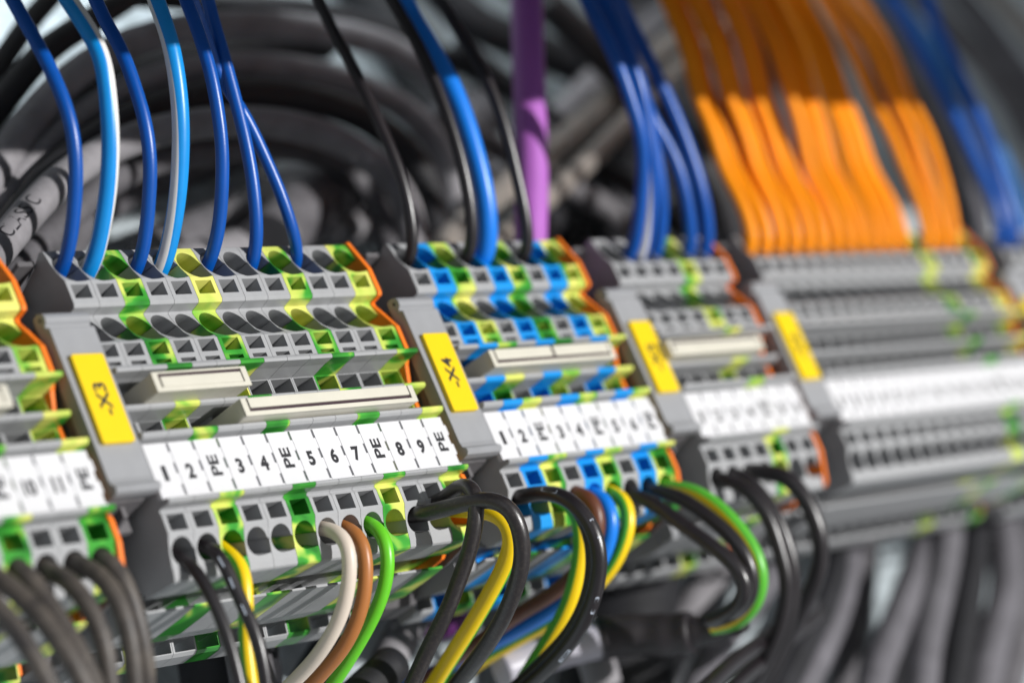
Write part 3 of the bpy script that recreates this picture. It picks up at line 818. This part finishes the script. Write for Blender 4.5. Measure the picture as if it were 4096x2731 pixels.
 {'name': 'fr1', 'p': [[287.0, 9.0, 31.2], [287.0, 5.23, 32.59], [286.2, 1.81, 39.95], [285.4, 0.88, 52.3], [284.6, -0.04, 64.73], [283.8, 0.02, 82.69], [283.0, 0.1, 96.02], [279.41, 0.46, 155.91]], 'm': 'navy', 'r': 1.6},
 {'name': 'fr2', 'p': [[292.0, 9.0, 31.2], [292.0, 4.77, 32.24], [291.2, 1.54, 39.76], [290.4, -1.61, 55.59], [289.6, -3.07, 68.98], [288.8, -4.05, 86.4], [288.0, -5.48, 92.72], [280.65, -18.62, 150.8]], 'm': 'navy', 'r': 1.6},
 {'name': 'd4', 'p': [[-13.1, 7.4, -13.0], [-13.1, 2.66, -15.47], [-12.77, 1.36, -16.97], [-12.43, 0.7, -20.5], [-12.1, 1.19, -24.96], [-11.77, 2.28, -28.95], [-11.43, 3.59, -32.1], [-11.1, 5.67, -35.1], [-9.48, 15.88, -49.83]], 'm': 'dustyb', 'r': 1.46},
 {'name': 'd3', 'p': [[-18.3, 7.4, -13.0], [-18.3, 3.22, -15.65], [-18.27, 0.17, -17.84], [-18.23, -1.92, -21.04], [-18.2, -3.15, -24.18], [-18.17, -2.83, -27.5], [-18.13, -2.2, -30.85], [-18.1, 0.33, -36.41], [-18.01, 7.79, -52.79]], 'm': 'dustyb', 'r': 1.4},
 {'name': 'd2', 'p': [[-23.5, 7.4, -13.0], [-23.5, 3.47, -16.05], [-23.42, 0.19, -18.71], [-23.34, -1.97, -22.64], [-23.26, -2.78, -26.82], [-23.18, -2.53, -30.85], [-23.1, -0.45, -36.01], [-22.84, 6.28, -52.7]], 'm': 'dustyb', 'r': 1.4},
 {'name': 'd1', 'p': [[-28.7, 7.4, -13.0], [-28.7, 2.74, -15.07], [-28.38, 1.59, -17.29], [-28.06, 0.24, -21.57], [-27.74, -0.61, -26.14], [-27.42, -1.62, -30.39], [-27.1, -1.78, -36.0], [-26.08, -2.29, -53.96]], 'm': 'dustyb', 'r': 1.57},
 {'name': 'd0', 'p': [[-33.9, 7.4, -13.0], [-33.9, 2.9, -15.3], [-33.27, 1.19, -17.8], [-32.63, -0.61, -21.05], [-32.0, -2.21, -25.07], [-31.37, -3.36, -29.75], [-30.73, -3.73, -33.34], [-30.1, -3.37, -36.26], [-26.33, -1.22, -53.73]], 'm': 'dustyb', 'r': 1.51},
 {'name': 'dz', 'p': [[-39.1, 7.4, -13.0], [-39.1, 1.0, -17.73], [-38.5, -1.1, -20.55], [-37.9, -2.5, -24.44], [-37.3, -3.28, -28.37], [-36.7, -3.82, -32.18], [-36.1, -3.56, -35.45], [-32.86, -2.16, -53.1]], 'm': 'dustyb', 'r': 1.46}]
BACK = [
 {'name': 'arc1', 'p': [[11.08, 48.0, 62.49], [40.72, 48.0, 86.27], [51.43, 48.0, 94.86], [62.17, 48.0, 102.84], [74.46, 48.0, 108.77], [88.93, 48.0, 116.06], [96.3, 48.0, 119.57], [130.61, 48.0, 135.91]], 'm': 'cabblack', 'r': 2.6, 'label': 'outermost black cable of the big loops at the upper left'},
 {'name': 'arc2', 'p': [[0.48, 39.31, 45.91], [29.68, 42.0, 70.08], [44.88, 43.4, 82.66], [59.73, 44.8, 93.16], [76.52, 46.2, 101.87], [96.37, 47.6, 108.16], [118.4, 49.0, 111.74], [142.8, 50.4, 112.32], [164.37, 51.8, 109.87], [177.01, 53.2, 102.35], [180.86, 54.6, 86.6], [166.65, 56.0, 55.03], [151.07, 57.54, 20.41]], 'm': 'cabgrey', 'r': 3.0, 'label': 'dark cable arching just inside the outermost black loop'},
 {'name': 'arc3', 'p': [[-3.35, 39.37, 37.46], [26.02, 42.0, 61.43], [40.88, 43.33, 73.56], [56.44, 44.67, 83.66], [75.56, 46.0, 92.99], [95.19, 47.33, 98.92], [117.96, 48.67, 101.66], [141.27, 50.0, 100.22], [159.31, 51.33, 94.07], [167.71, 52.67, 82.02], [158.53, 54.0, 54.15], [146.65, 55.72, 18.09]], 'm': 'cabgrey', 'r': 2.8, 'label': 'grey cable arching third from outside in the upper left loops'},
 {'name': 'arc4', 'p': [[-12.04, 32.01, 27.93], [17.59, 36.0, 51.39], [29.17, 37.56, 60.56], [42.3, 39.11, 70.18], [58.83, 40.67, 79.44], [78.58, 42.22, 86.92], [101.48, 43.78, 91.46], [124.83, 45.33, 91.58], [143.0, 46.89, 86.73], [152.79, 48.44, 75.15], [145.36, 50.0, 52.28], [133.64, 52.46, 16.22]], 'm': 'cabblack', 'r': 3.1, 'label': 'shiny black cable arching above the cable with printed letters'},
 {'name': 'arc5', 'p': [[-22.86, 25.48, 23.29], [8.0, 30.0, 44.99], [20.16, 31.78, 53.54], [32.92, 33.56, 62.53], [47.74, 35.33, 70.66], [65.73, 37.11, 77.42], [87.99, 38.89, 81.75], [110.96, 40.67, 82.33], [128.75, 42.44, 77.63], [138.35, 44.22, 68.52], [133.82, 46.0, 50.38], [124.65, 49.6, 13.68]], 'm': 'cabgrey', 'r': 3.0, 'print_': 3, 'label': 'grey cable with black printed letters arching behind the blue wires'},
 {'name': 'arc6', 'p': [[-1.38, 43.13, 32.24], [30.13, 46.0, 53.29], [43.84, 47.25, 62.45], [60.37, 48.5, 72.11], [78.79, 49.75, 79.5], [100.89, 51.0, 82.91], [124.69, 52.25, 84.46], [138.37, 53.5, 79.12], [143.47, 54.75, 69.44], [138.45, 56.0, 55.83], [125.35, 59.26, 20.31]], 'm': 'cabdark', 'r': 2.8, 'label': 'innermost grey cable of the big loops, just above the blocks'},
 {'name': 'arc7', 'p': [[25.73, 60.0, 75.15], [54.07, 60.0, 100.47], [71.16, 60.0, 115.74], [82.65, 60.0, 124.44], [112.95, 60.0, 147.38]], 'm': 'cabblack', 'r': 2.2, 'label': 'short black cable crossing the upper left corner'},
 {'name': 'arc8', 'p': [[93.74, 55.47, 121.24], [131.61, 58.0, 123.03], [151.5, 59.33, 123.97], [173.42, 60.67, 121.54], [194.44, 62.0, 115.34], [214.98, 63.33, 106.36], [228.22, 64.67, 94.43], [223.54, 66.0, 59.01], [218.57, 67.41, 21.36]], 'm': 'cabblack', 'r': 2.3, 'label': 'black cable sloping behind the three black wires at the top'},
 {'name': 'bowl', 'p': [[112.37, 60.0, 66.74], [128.34, 61.2, 76.38], [145.53, 62.4, 82.28], [159.99, 63.6, 81.93], [178.75, 64.8, 88.21], [203.3, 66.0, 102.99]], 'm': 'cabdark', 'r': 6.5, 'label': 'thick dark cable curving behind the gap left of the -X4 clamp'},
 {'name': 'pur', 'p': [[161.64, -4.8, 129.39], [147.77, 1.0, 94.49], [141.79, 3.5, 79.44], [136.8, 6.0, 65.82], [132.69, 9.0, 52.84], [127.0, 12.0, 39.2], [112.66, 19.56, 4.83]], 'm': 'purple', 'r': 3.2, 'label': 'violet cable hanging straight down behind the blue and grey group'},
 {'name': 'dg1', 'p': [[103.55, 49.43, 32.23], [136.31, 48.0, 51.42], [159.2, 47.0, 64.83], [184.89, 46.0, 76.01], [213.46, 45.0, 89.29], [240.35, 44.0, 102.41], [274.48, 42.73, 119.06]], 'm': 'cabdirty', 'r': 3.2, 'label': 'wide dirty grey cable slanting behind the violet cable'},
 {'name': 'dg2', 'p': [[105.27, 40.75, 29.67], [139.14, 40.0, 46.88], [161.79, 39.5, 58.39], [189.2, 39.0, 70.81], [213.43, 38.5, 83.07], [237.0, 38.0, 94.99], [270.9, 37.28, 112.14]], 'm': 'cabdirty', 'r': 2.3, 'label': 'thinner dirty grey cable slanting below the wide one'},
 {'name': 'dg3', 'p': [[107.12, 60.0, 40.3], [140.75, 60.0, 57.99], [163.83, 60.0, 70.13], [191.66, 60.0, 83.21], [227.4, 60.0, 101.11], [262.61, 60.0, 119.5], [293.8, 60.0, 134.01], [328.25, 60.0, 150.04]], 'm': 'cabgrey', 'r': 3.2, 'label': 'grey cable slanting above the wide dirty one to the top edge'},
 {'name': 'v1', 'p': [[161.68, 60.0, 46.07], [194.44, 60.0, 65.33], [211.35, 60.0, 75.27], [226.98, 60.0, 67.07], [240.79, 60.0, 55.18], [269.59, 60.0, 30.39]], 'm': 'cabblack', 'r': 3, 'label': 'black cable falling to the right just behind the small group'},
 {'name': 'v2', 'p': [[168.29, 52.0, 93.99], [201.91, 52.0, 76.28], [214.84, 52.0, 69.47], [226.86, 52.0, 55.65], [251.8, 52.0, 26.98]], 'm': 'cabdark', 'r': 2.6, 'label': 'dark grey cable falling right of the violet cable'},
 {'name': 'v3', 'p': [[195.56, 58.0, 116.23], [223.4, 58.0, 90.36], [234.69, 58.0, 79.87], [247.09, 58.0, 68.0], [261.59, 58.0, 53.48], [288.44, 58.0, 26.59]], 'm': 'cabblack', 'r': 2.6, 'label': 'black cable falling right, crossing under the slanting grey cables'},
 {'name': 'v4', 'p': [[202.21, 35.98, 114.25], [230.3, 40.0, 88.97], [239.6, 41.33, 80.6], [244.16, 42.67, 65.05], [241.1, 44.0, 48.53], [234.2, 47.0, 11.28]], 'm': 'cabblack', 'r': 3.6, 'label': 'thick black cable behind the left edge of the orange bundle'},
 {'name': 't1', 'p': [[182.15, 66.0, 165.44], [207.97, 66.0, 137.56], [217.51, 66.0, 127.26], [237.81, 66.0, 120.92], [258.15, 66.0, 113.04], [270.19, 66.0, 104.61], [301.32, 66.0, 82.81]], 'm': 'cabblack', 'r': 4.5, 'label': 'thick black cable crossing the top right of the violet cable'},
 {'name': 't2', 'p': [[211.43, 70.0, 162.92], [243.47, 70.0, 142.48], [261.7, 70.0, 130.85], [280.79, 70.0, 133.13], [322.34, 70.0, 147.65], [358.21, 70.0, 160.19]], 'm': 'cabdark', 'r': 3.5, 'label': 'dark cable sagging at the top edge left of the orange wires'},
 {'name': 'h1', 'p': [[270.01, 50.0, 169.44], [281.72, 50.0, 133.29], [287.04, 50.0, 116.87], [289.58, 50.0, 96.6], [291.19, 50.0, 75.28], [288.11, 50.0, 53.14], [282.87, 50.0, 15.5]], 'm': 'cabmid', 'r': 3.0, 'label': 'grey cable seen through gaps of the orange bundle, the left one'},
 {'name': 'h2', 'p': [[289.16, 46.0, 168.7], [298.21, 46.0, 131.79], [302.62, 46.0, 113.8], [303.1, 46.0, 93.22], [303.57, 46.0, 72.96], [298.3, 46.0, 50.65], [289.56, 46.0, 13.67]], 'm': 'cabblack', 'r': 2.4, 'label': 'black cable seen through gaps of the orange bundle'},
 {'name': 'h3', 'p': [[335.59, 44.0, 171.02], [335.94, 44.0, 133.02], [336.14, 44.0, 111.42], [338.5, 44.0, 87.58], [334.5, 44.0, 64.08], [324.44, 44.0, 43.9], [307.49, 44.0, 9.89]], 'm': 'cabblack', 'r': 2.6, 'label': 'black cable right behind the rightmost orange wires'},
 {'name': 'h4', 'p': [[324.36, 36.0, 163.37], [338.14, 36.0, 127.96], [345.84, 36.0, 108.17], [349.13, 36.0, 85.59], [345.85, 36.0, 63.27], [332.13, 36.0, 39.22], [313.3, 36.0, 6.21]], 'm': 'cabmid', 'r': 2.6, 'label': 'grey cable falling just right of the orange bundle'},
 {'name': 'h5', 'p': [[309.94, 26.0, 153.38], [329.63, 26.0, 120.88], [340.49, 26.0, 102.95], [346.99, 26.0, 84.73], [346.8, 26.0, 61.3], [338.0, 26.0, 38.49], [324.32, 26.0, 3.04]], 'm': 'cabblue', 'r': 2.4, 'label': 'blurred blue cable falling at the right towards the farthest group'},
 {'name': 'h6', 'p': [[364.17, 48.0, 167.84], [389.12, 48.0, 139.18], [401.08, 48.0, 125.44], [413.11, 48.0, 105.73], [415.16, 48.0, 80.02], [418.18, 48.0, 42.14]], 'm': 'cabdark', 'r': 3.6, 'label': 'dark cable falling in the upper right behind the blue one'},
 {'name': 'h7', 'p': [[383.03, 42.0, 169.47], [401.2, 42.0, 136.09], [409.62, 42.0, 120.62], [416.78, 42.0, 103.59], [418.84, 42.0, 83.59], [422.73, 42.0, 45.79]], 'm': 'cabmid', 'r': 3.2, 'label': 'grey cable falling through the upper right corner area'},
 {'name': 'h8', 'p': [[367.92, 30.0, 156.09], [393.23, 30.0, 127.74], [402.88, 30.0, 116.93], [408.81, 30.0, 104.4], [425.07, 30.0, 70.05]], 'm': 'cabdirty', 'r': 2.4, 'label': 'dirty grey cable crossing the extreme upper right corner'},
 {'name': 'h9', 'p': [[377.35, 54.0, 140.68], [377.39, 54.0, 102.68], [377.41, 54.0, 83.29], [370.7, 54.0, 64.25], [361.98, 54.0, 48.43], [343.64, 54.0, 15.15]], 'm': 'cabblack', 'r': 4.5, 'label': 'thick black cable between orange bundle and blurred blue wires'},
 {'name': 'f1', 'p': [[93.44, 74.0, 72.26], [129.96, 74.0, 82.75], [148.31, 74.0, 88.02], [163.66, 74.0, 83.64], [176.45, 74.0, 73.6], [180.05, 74.0, 64.7], [194.3, 74.0, 29.47]], 'm': 'cabdark', 'r': 5.5, 'label': 'thick dark cable lying low behind the solid blue wires'},
 {'name': 'f2', 'p': [[66.38, 66.0, 61.3], [103.73, 66.0, 68.32], [131.03, 66.0, 73.45], [154.36, 66.0, 72.62], [180.81, 66.0, 64.59], [217.17, 66.0, 53.55]], 'm': 'cabgrey', 'r': 3.6, 'label': 'grey cable running level just above the sharp group'},
 {'name': 'f3', 'p': [[185.93, 76.5, 180.14], [197.81, 77.0, 144.04], [202.86, 77.0, 128.69], [204.12, 77.0, 112.07], [194.91, 77.0, 93.25], [177.4, 77.0, 75.29], [150.87, 76.5, 48.08]], 'm': 'cabblack', 'r': 6.5, 'label': 'very thick black tube added as dark fill behind the two left black wires'},  # added dark fill in front of the bright panel
 {'name': 'f4', 'p': [[22.06, 72.0, 63.99], [53.78, 72.0, 84.91], [71.44, 72.0, 96.56], [92.36, 72.0, 108.54], [112.28, 72.0, 116.0], [131.29, 72.0, 119.46], [168.68, 72.0, 126.26]], 'm': 'cabblack', 'r': 6.0, 'label': 'very thick black tube added to darken the outer gap of the upper left loops'},  # filler added so the gap between the loops goes dark
 {'name': 'f5', 'p': [[14.49, 70.0, 54.93], [47.62, 70.0, 73.55], [64.01, 70.0, 82.76], [84.09, 70.0, 93.56], [101.96, 70.0, 99.89], [119.32, 70.0, 103.39], [156.57, 70.0, 110.9]], 'm': 'cabdark', 'r': 5.0, 'label': 'thick dark tube added to darken the gap above the printed grey cable'},  # second filler, added to darken the inner gap
 {'name': 'f6', 'p': [[34.8, 74.0, 44.48], [64.69, 74.0, 67.94], [81.46, 74.0, 81.1], [96.01, 74.0, 87.99], [112.21, 74.0, 92.13], [149.03, 74.0, 101.54]], 'm': 'cabdark', 'r': 4.0, 'label': 'dark cable under the innermost grey loop at the left'},
 {'name': 'cop', 'p': [[151.95, 70.0, 73.88], [163.75, 70.0, 82.95], [179.72, 70.0, 91.3], [192.28, 70.0, 100.55]], 'm': 'copper', 'r': 2.6, 'label': 'copper brown cable glimpsed between the first two black wires'},
 {'name': 'k1', 'p': [[173.11, 75.0, 42.01], [203.25, 76.0, 65.16], [239.33, 76.0, 92.87], [280.52, 76.0, 125.18], [309.08, 76.0, 152.05], [336.76, 75.0, 178.09]], 'm': 'cabblack', 'r': 8, 'label': 'very thick black tube added to darken the panel behind the slanting grey cables'},  # broad dark backing added over the pale panel
 {'name': 'k2', 'p': [[202.13, 74.0, 39.44], [231.75, 74.0, 63.25], [267.29, 74.0, 91.82], [303.88, 74.0, 124.86], [332.1, 74.0, 155.08], [358.04, 74.0, 182.85]], 'm': 'cabdark', 'r': 8, 'label': 'very thick dark tube added to darken the panel just left of the orange bundle'},  # added backing, darkens the panel beside the orange wires
 {'name': 'k3', 'p': [[245.79, 76.0, 37.67], [273.43, 77.0, 63.75], [305.24, 77.0, 93.77], [345.43, 77.0, 128.38], [374.33, 77.0, 160.0], [399.97, 76.0, 188.05]], 'm': 'cabblack', 'r': 7, 'label': 'very thick black tube added to darken the panel behind the middle of the orange bundle'},  # added backing, darkens the gaps between the orange wires
 {'name': 'b1', 'p': [[252.66, 52.32, 15.17], [231.88, 46.0, -16.01], [226.95, 44.5, -23.41], [212.98, 43.0, -32.67], [198.89, 41.5, -39.93], [181.32, 40.0, -49.21], [147.81, 37.14, -66.91]], 'm': 'cabblack', 'r': 3.4, 'label': 'black cable curving down just right of the widest black wire loop'},
 {'name': 'b2', 'p': [[273.24, 53.8, 10.14], [245.44, 50.0, -15.48], [234.47, 48.5, -25.59], [221.76, 47.0, -34.67], [207.74, 45.5, -42.38], [192.93, 44.0, -49.93], [159.21, 40.58, -67.12]], 'm': 'cabmid', 'r': 3.4, 'label': 'grey cable curving down at the lower right, second from the left'},
 {'name': 'b3', 'p': [[293.98, 60.0, 17.08], [268.76, 60.0, -11.35], [258.46, 60.0, -22.96], [247.27, 60.0, -34.01], [230.86, 60.0, -48.62], [202.48, 60.0, -73.89]], 'm': 'cabdark', 'r': 3.6, 'label': 'dark cable hanging below the long group, straight one'},
 {'name': 'b4', 'p': [[310.5, 50.63, 3.51], [278.26, 48.0, -16.44], [259.85, 46.5, -27.83], [240.52, 45.0, -39.19], [225.5, 43.5, -47.3], [213.87, 42.0, -54.72], [182.02, 37.89, -75.04]], 'm': 'cabmid', 'r': 3.6, 'label': 'grey cable slanting to the lower left below the long group'},
 {'name': 'b5', 'p': [[320.51, 62.52, 0.7], [289.02, 60.0, -20.42], [272.4, 58.67, -31.57], [258.28, 57.33, -40.8], [242.14, 56.0, -52.87], [211.77, 53.5, -75.58]], 'm': 'cabblack', 'r': 4.0, 'label': 'thick black cable below the long group beside the slanting grey one'},
 {'name': 'b6', 'p': [[301.43, 42.0, 10.39], [275.49, 42.0, -17.38], [266.88, 42.0, -26.6], [256.59, 42.0, -35.32], [243.34, 42.0, -45.72], [231.3, 42.0, -57.36], [203.98, 42.0, -83.77]], 'm': 'cabmid', 'r': 3.6, 'label': 'grey cable below the long group with a pale upper end'},
 {'name': 'b7', 'p': [[323.43, 48.0, 14.27], [298.07, 48.0, -14.03], [287.36, 48.0, -25.98], [273.11, 48.0, -38.71], [251.68, 48.0, -57.81], [223.31, 48.0, -83.09]], 'm': 'cabblack', 'r': 4.4, 'label': 'thick black cable below the green blocks of the long group'},
 {'name': 'b8', 'p': [[321.2, 44.0, 19.56], [303.06, 44.0, -13.83], [296.3, 44.0, -26.27], [286.98, 44.0, -38.07], [272.01, 44.0, -48.7], [256.48, 44.0, -60.29], [226.03, 44.0, -83.02]], 'm': 'cabmid', 'r': 4.0, 'label': 'thick pale grey cable near the lower right corner'},
 {'name': 'b9', 'p': [[347.89, 52.0, 18.65], [326.83, 52.0, -12.98], [316.16, 52.0, -29.01], [300.29, 52.0, -44.6], [278.61, 52.0, -60.14], [247.72, 52.0, -82.28]], 'm': 'cabdark', 'r': 4.4, 'label': 'dark cable leaving through the right edge at the bottom'},
 {'name': 'c1', 'p': [[197.93, 60.0, 14.52], [174.04, 60.0, -15.03], [168.52, 60.0, -21.86], [156.65, 60.0, -37.76], [133.92, 60.0, -68.21]], 'm': 'cabblack', 'r': 12, 'label': 'black tube widened to darken the panel behind the printed black loop, below the blue blocks'},  # made this thick to darken the area behind the sleeve
 {'name': 'c2', 'p': [[213.34, 64.0, 15.56], [190.97, 64.0, -15.16], [184.54, 64.0, -23.99], [171.95, 64.0, -38.76], [147.3, 64.0, -67.68]], 'm': 'cabblack', 'r': 4.2, 'label': 'dark cable hanging left of the heat-shrink sleeve middle'},
 {'name': 'c3', 'p': [[121.93, 40.0, 4.12], [130.01, 40.0, -33.01], [130.78, 40.0, -36.55], [128.38, 40.0, -42.67], [114.51, 40.0, -78.05]], 'm': 'cabgrey', 'r': 3.6, 'label': 'grey cable stub below the light grey cable end'},
 {'name': 'c4', 'p': [[211.94, 60.0, -13.37], [178.73, 60.0, -31.83], [173.37, 60.0, -34.81], [166.78, 60.0, -39.73], [136.33, 60.0, -62.46]], 'm': 'cabgrey', 'r': 4.6, 'label': 'thick dark cable hanging below the heat-shrink sleeve'},
 {'name': 'c5', 'p': [[252.4, 53.43, -2.53], [217.95, 50.0, -18.2], [197.88, 48.0, -27.33], [178.29, 46.0, -35.11], [159.23, 44.0, -45.59], [126.07, 40.52, -63.82]], 'm': 'cabmid', 'r': 3.2, 'label': 'grey cable sweeping from behind the black loops to the lower left'},
 {'name': 'c6', 'p': [[174.23, 19.21, -38.81], [138.29, 10.0, -47.01], [122.68, 6.0, -50.57], [107.07, 2.0, -54.82], [71.48, -7.12, -64.51]], 'm': 'black', 'r': 1.5, 'print_': 1, 'label': 'black cable with pale printing at the bottom edge right of the sleeve'},
 {'name': 'c7', 'p': [[179.81, 22.93, -40.26], [143.92, 14.0, -49.01], [131.86, 11.0, -51.95], [119.74, 8.0, -55.36], [84.16, -0.81, -65.37]], 'm': 'black', 'r': 1.5, 'label': 'black cable at the bottom edge under the three hanging black wires'},
 {'name': 'e1', 'p': [[71.63, 60.0, 22.41], [60.46, 60.0, -13.91], [57.0, 60.0, -25.16], [45.83, 60.0, -61.48]], 'm': 'cabblack', 'r': 9, 'label': 'very thick dark cable below the left end of the sharp group'},
 {'name': 'e2', 'p': [[129.93, 62.0, 12.13], [98.48, 62.0, -9.2], [87.42, 62.0, -16.7], [70.2, 62.0, -28.03], [38.46, 62.0, -48.92]], 'm': 'cabblack', 'r': 3.4, 'label': 'black cable slanting behind the lime wire at the bottom'},
 {'name': 'e3', 'p': [[131.73, 50.0, 4.05], [99.92, 50.0, -16.73], [88.73, 50.0, -24.04], [76.3, 50.0, -34.17], [46.84, 50.0, -58.18]], 'm': 'cabgrey', 'r': 3.4, 'label': 'grey cable slanting beside the lime wire at the bottom'},
 {'name': 'e4', 'p': [[101.25, 52.0, -17.77], [105.02, 52.0, -21.84], [118.01, 52.0, -14.43]], 'm': 'cabpurple', 'r': 3.0, 'label': 'dark violet cable end behind the yellow and green wire'},
 {'name': 'e5', 'p': [[64.36, 48.0, 21.43], [54.05, 48.0, -15.15], [50.06, 48.0, -29.31], [39.75, 48.0, -65.89]], 'm': 'cabdark', 'r': 4, 'label': 'dark cable behind the off-white wire at the bottom'},
 {'name': 'e6', 'p': [[70.29, 34.0, -30.72], [63.13, 34.0, -33.36], [53.42, 34.0, -37.5]], 'm': 'cabblack', 'r': 3.4, 'label': 'black cable end holding the brown and blue wires at the bottom edge'}]

WL = {
 'blue1': 'solid dark blue wire in block 1, leftmost of the sharp group',
 'blue2': 'light blue wire with a white stripe in block 2 of the sharp group',
 'blue3': 'solid dark blue wire between the two light blue striped wires',
 'blue4': 'light blue wire whose white stripe runs down its left side',
 'blue5': 'solid dark blue wire right of both striped wires, curving on its own',
 'blue6': 'dark blue wire crossing in front of the slanting dark blue one',
 'blue7': 'dark blue wire slanting behind its neighbour, last before the -X4 clamp',
 'bk1': 'black wire entering the first block behind the -X4 clamp from above',
 'bk2': 'black wire running beside the bright blue one',
 'bl': 'thick bright blue wire entering the blue block from above',
 'bk3': 'black wire in front of the violet cable',
 'n1': 'leftmost dark blue wire of the small blurred group',
 'n2': 'blue wire with a white stripe in the small blurred group',
 'n3': 'dark blue wire just right of the blurred white-striped one',
 'n4': 'dark blue wire curving right of the green block in the small group',
 'n5': 'rightmost dark blue wire of the small blurred group, next to the orange wires',
 'lb0': 'black wire hanging from the lower hole of block 1',
 'lb1': 'black wire with pale printing hanging from the lower hole of block 2',
 'gy2': 'green and yellow wire hanging behind the printed black one',
 'wh': 'off-white wire curving down from block 5 of the sharp group',
 'br': 'ochre brown wire between the off-white and the lime wire',
 'li': 'lime green wire curving down from block 7 of the sharp group',
 'bkA': 'dusty black wire leaving block 8 and arching right behind the upright loop',
 'bkB': 'dusty black wire forming the upright loop from block 9',
 'yg': 'yellow and green wire under the arching dusty black wire',
 'cC': 'thick black wire with pale digits looping down from the blue and grey group',
 'cD': 'second black wire lying inside the loop with pale digits',
 'hG': 'yellow and green wire hanging inside the printed black loop',
 'brE': 'dark brown wire running back to the lower left with the bright blue one',
 'blF': 'bright blue wire running back between the brown and the thin yellow one',
 'gyG': 'green and yellow wire right of the bright blue one below the blue blocks',
 'bkI': 'lower black wire running into the heat-shrink sleeve',
 'bkJ': 'upper black wire running into the heat-shrink sleeve',
 'gyK': 'green and yellow wire arching over both black wires to the sleeve',
 'L1': 'innermost of the three black wires hanging from the small blurred group',
 'L2': 'middle of the three black wires hanging from the small blurred group',
 'L3': 'outermost widest black loop hanging from the small blurred group',
 'fr1': 'dark blue wire dropping into the farthest group, the left one',
 'fr2': 'dark blue wire dropping into the farthest group, the right one',
 'd4': 'dusty black wire from the earth block beside the -X3 clamp',
 'd3': 'dusty black wire from the block marked 11 at the left edge',
 'd2': 'dusty black wire from the block marked 10 at the left edge',
 'd1': 'dusty pale-topped wire from the earth block left of block 10',
 'd0': 'dusty black wire sweeping in from the left edge above the lowest one',
 'dz': 'lowest dusty wire sweeping in from the left edge',
}
STRIPE = {'sky': 'stripewhite', 'royalw': 'stripewhite', 'greenyellow': 'wyellow', 'yellowgreen': 'wgreen'}
BASE = {'royalw': 'navy', 'orange': 'worange', 'greenyellow': 'wgreen', 'yellowgreen': 'wyellow'}
# stripe centre angle, half width, twist per mm
SP = {'blue2': (-2.1, 0.5, -0.019, 2), 'blue4': (-0.98, 0.5, -0.022, 2), 'n2': (-0.75, 0.6, -0.05), 'gy2': (-0.45, 1.25, 0.01),
      'yg': (-0.3, 0.6, 0.002), 'hG': (1.9, 0.85, 0.0), 'gyG': (1.45, 0.85, 0.0), 'gyK': (2.35, 1.15, 0.0)}
for w in WIRES:
    P = path(w['p'], 0.7, 24)
    m = w['m']
    nm = w['name']
    stripe = SP.get(nm) if m in STRIPE else None
    me = tube_mesh('insulated_wire', P, w['r'], 28 if stripe else 20, stripe)
    mats = [MAT[BASE.get(m, m)]] + ([MAT[STRIPE[m]]] if m in STRIPE else [])
    o = link('wire', me, None, mats)
    if nm.startswith('or'):
        k = [q['name'] for q in WIRES if q['name'].startswith('or')].index(nm)
        lab = '%s orange wire from the left in the bright orange bundle' % ORD[k]
        grp = 'orange wires above the long group'
    else:
        lab = WL[nm]
        grp = 'single core wires entering the terminal blocks'
    tag(o, lab, 'wire', grp)
    if w.get('print_') == 1:
        for q in (9.5, 13.0, 17.5, 30.0, 35.0):
            print_on_tube(P, w['r'], '1', 1.7, q, 0.0, MAT['print'], o, along_up=True, mirror=-1, bold=0.0)
    if w.get('print_') == 2:
        for q in (13.0, 23.5, 36.0, 47.0):
            print_on_tube(P, w['r'], '1', 3.1, q, -0.5, MAT['print'], o, along_up=True, mirror=-1)

for w in BACK:
    P = path(w['p'], 2.0, 12)
    m = w['m']
    if m == 'cabpurple':
        m = 'darkpurple'
    me = tube_mesh('cable_sheath', P, w['r'], 24)
    o = link('cable', me, None, [MAT[m]])
    tag(o, w['label'], 'cable', 'cables behind the rail')
    if w.get('print_') == 3:
        print_on_tube(P, w['r'], 'CLASSIC', 2.7, 56.0, 0.0, MAT['ink'], o, mirror=-1, bold=0.0)

# heat-shrink sleeve joining the two black wires and the earth wire to a light grey cable
SL = [(100.8, 38, -34.6), (113.4, 32, -34.3), (122.3, 26, -35.8), (127.0, 20, -39.1), (129.2, 15, -41.0), (130.6, 11, -42.0), (131.9, 6, -42.8)]
t = tag(empty('sleeved_cable', SL[0]), 'light grey cable end wrapped in a thick black heat-shrink sleeve', 'cable')
base = Vector(SL[0])
A = path([Vector(p) - base for p in SL], 0.8, 10)
n = len(A)


def seglen(a, b):
    return A[int(a * (n - 1)):int(b * (n - 1)) + 1]


link('grey_sheath', tube_mesh('grey_sheath', seglen(0, 0.5), 3.55, 28), t, [MAT['lightcable']])
link('sleeve', tube_mesh('sleeve', seglen(0.42, 0.80), 3.95, 28, radii=lambda u: 3.95 + 0.12 * math.sin(u * 21) - (0.5 * max(0, u - 0.9) * 10) ** 2), t, [MAT['shrink']])
link('sleeve_end', tube_mesh('sleeve_end', seglen(0.78, 1.0), 3.0, 28, radii=lambda u: 3.0 - 0.4 * u + 0.15 * math.sin(u * 17)), t, [MAT['shrink']])
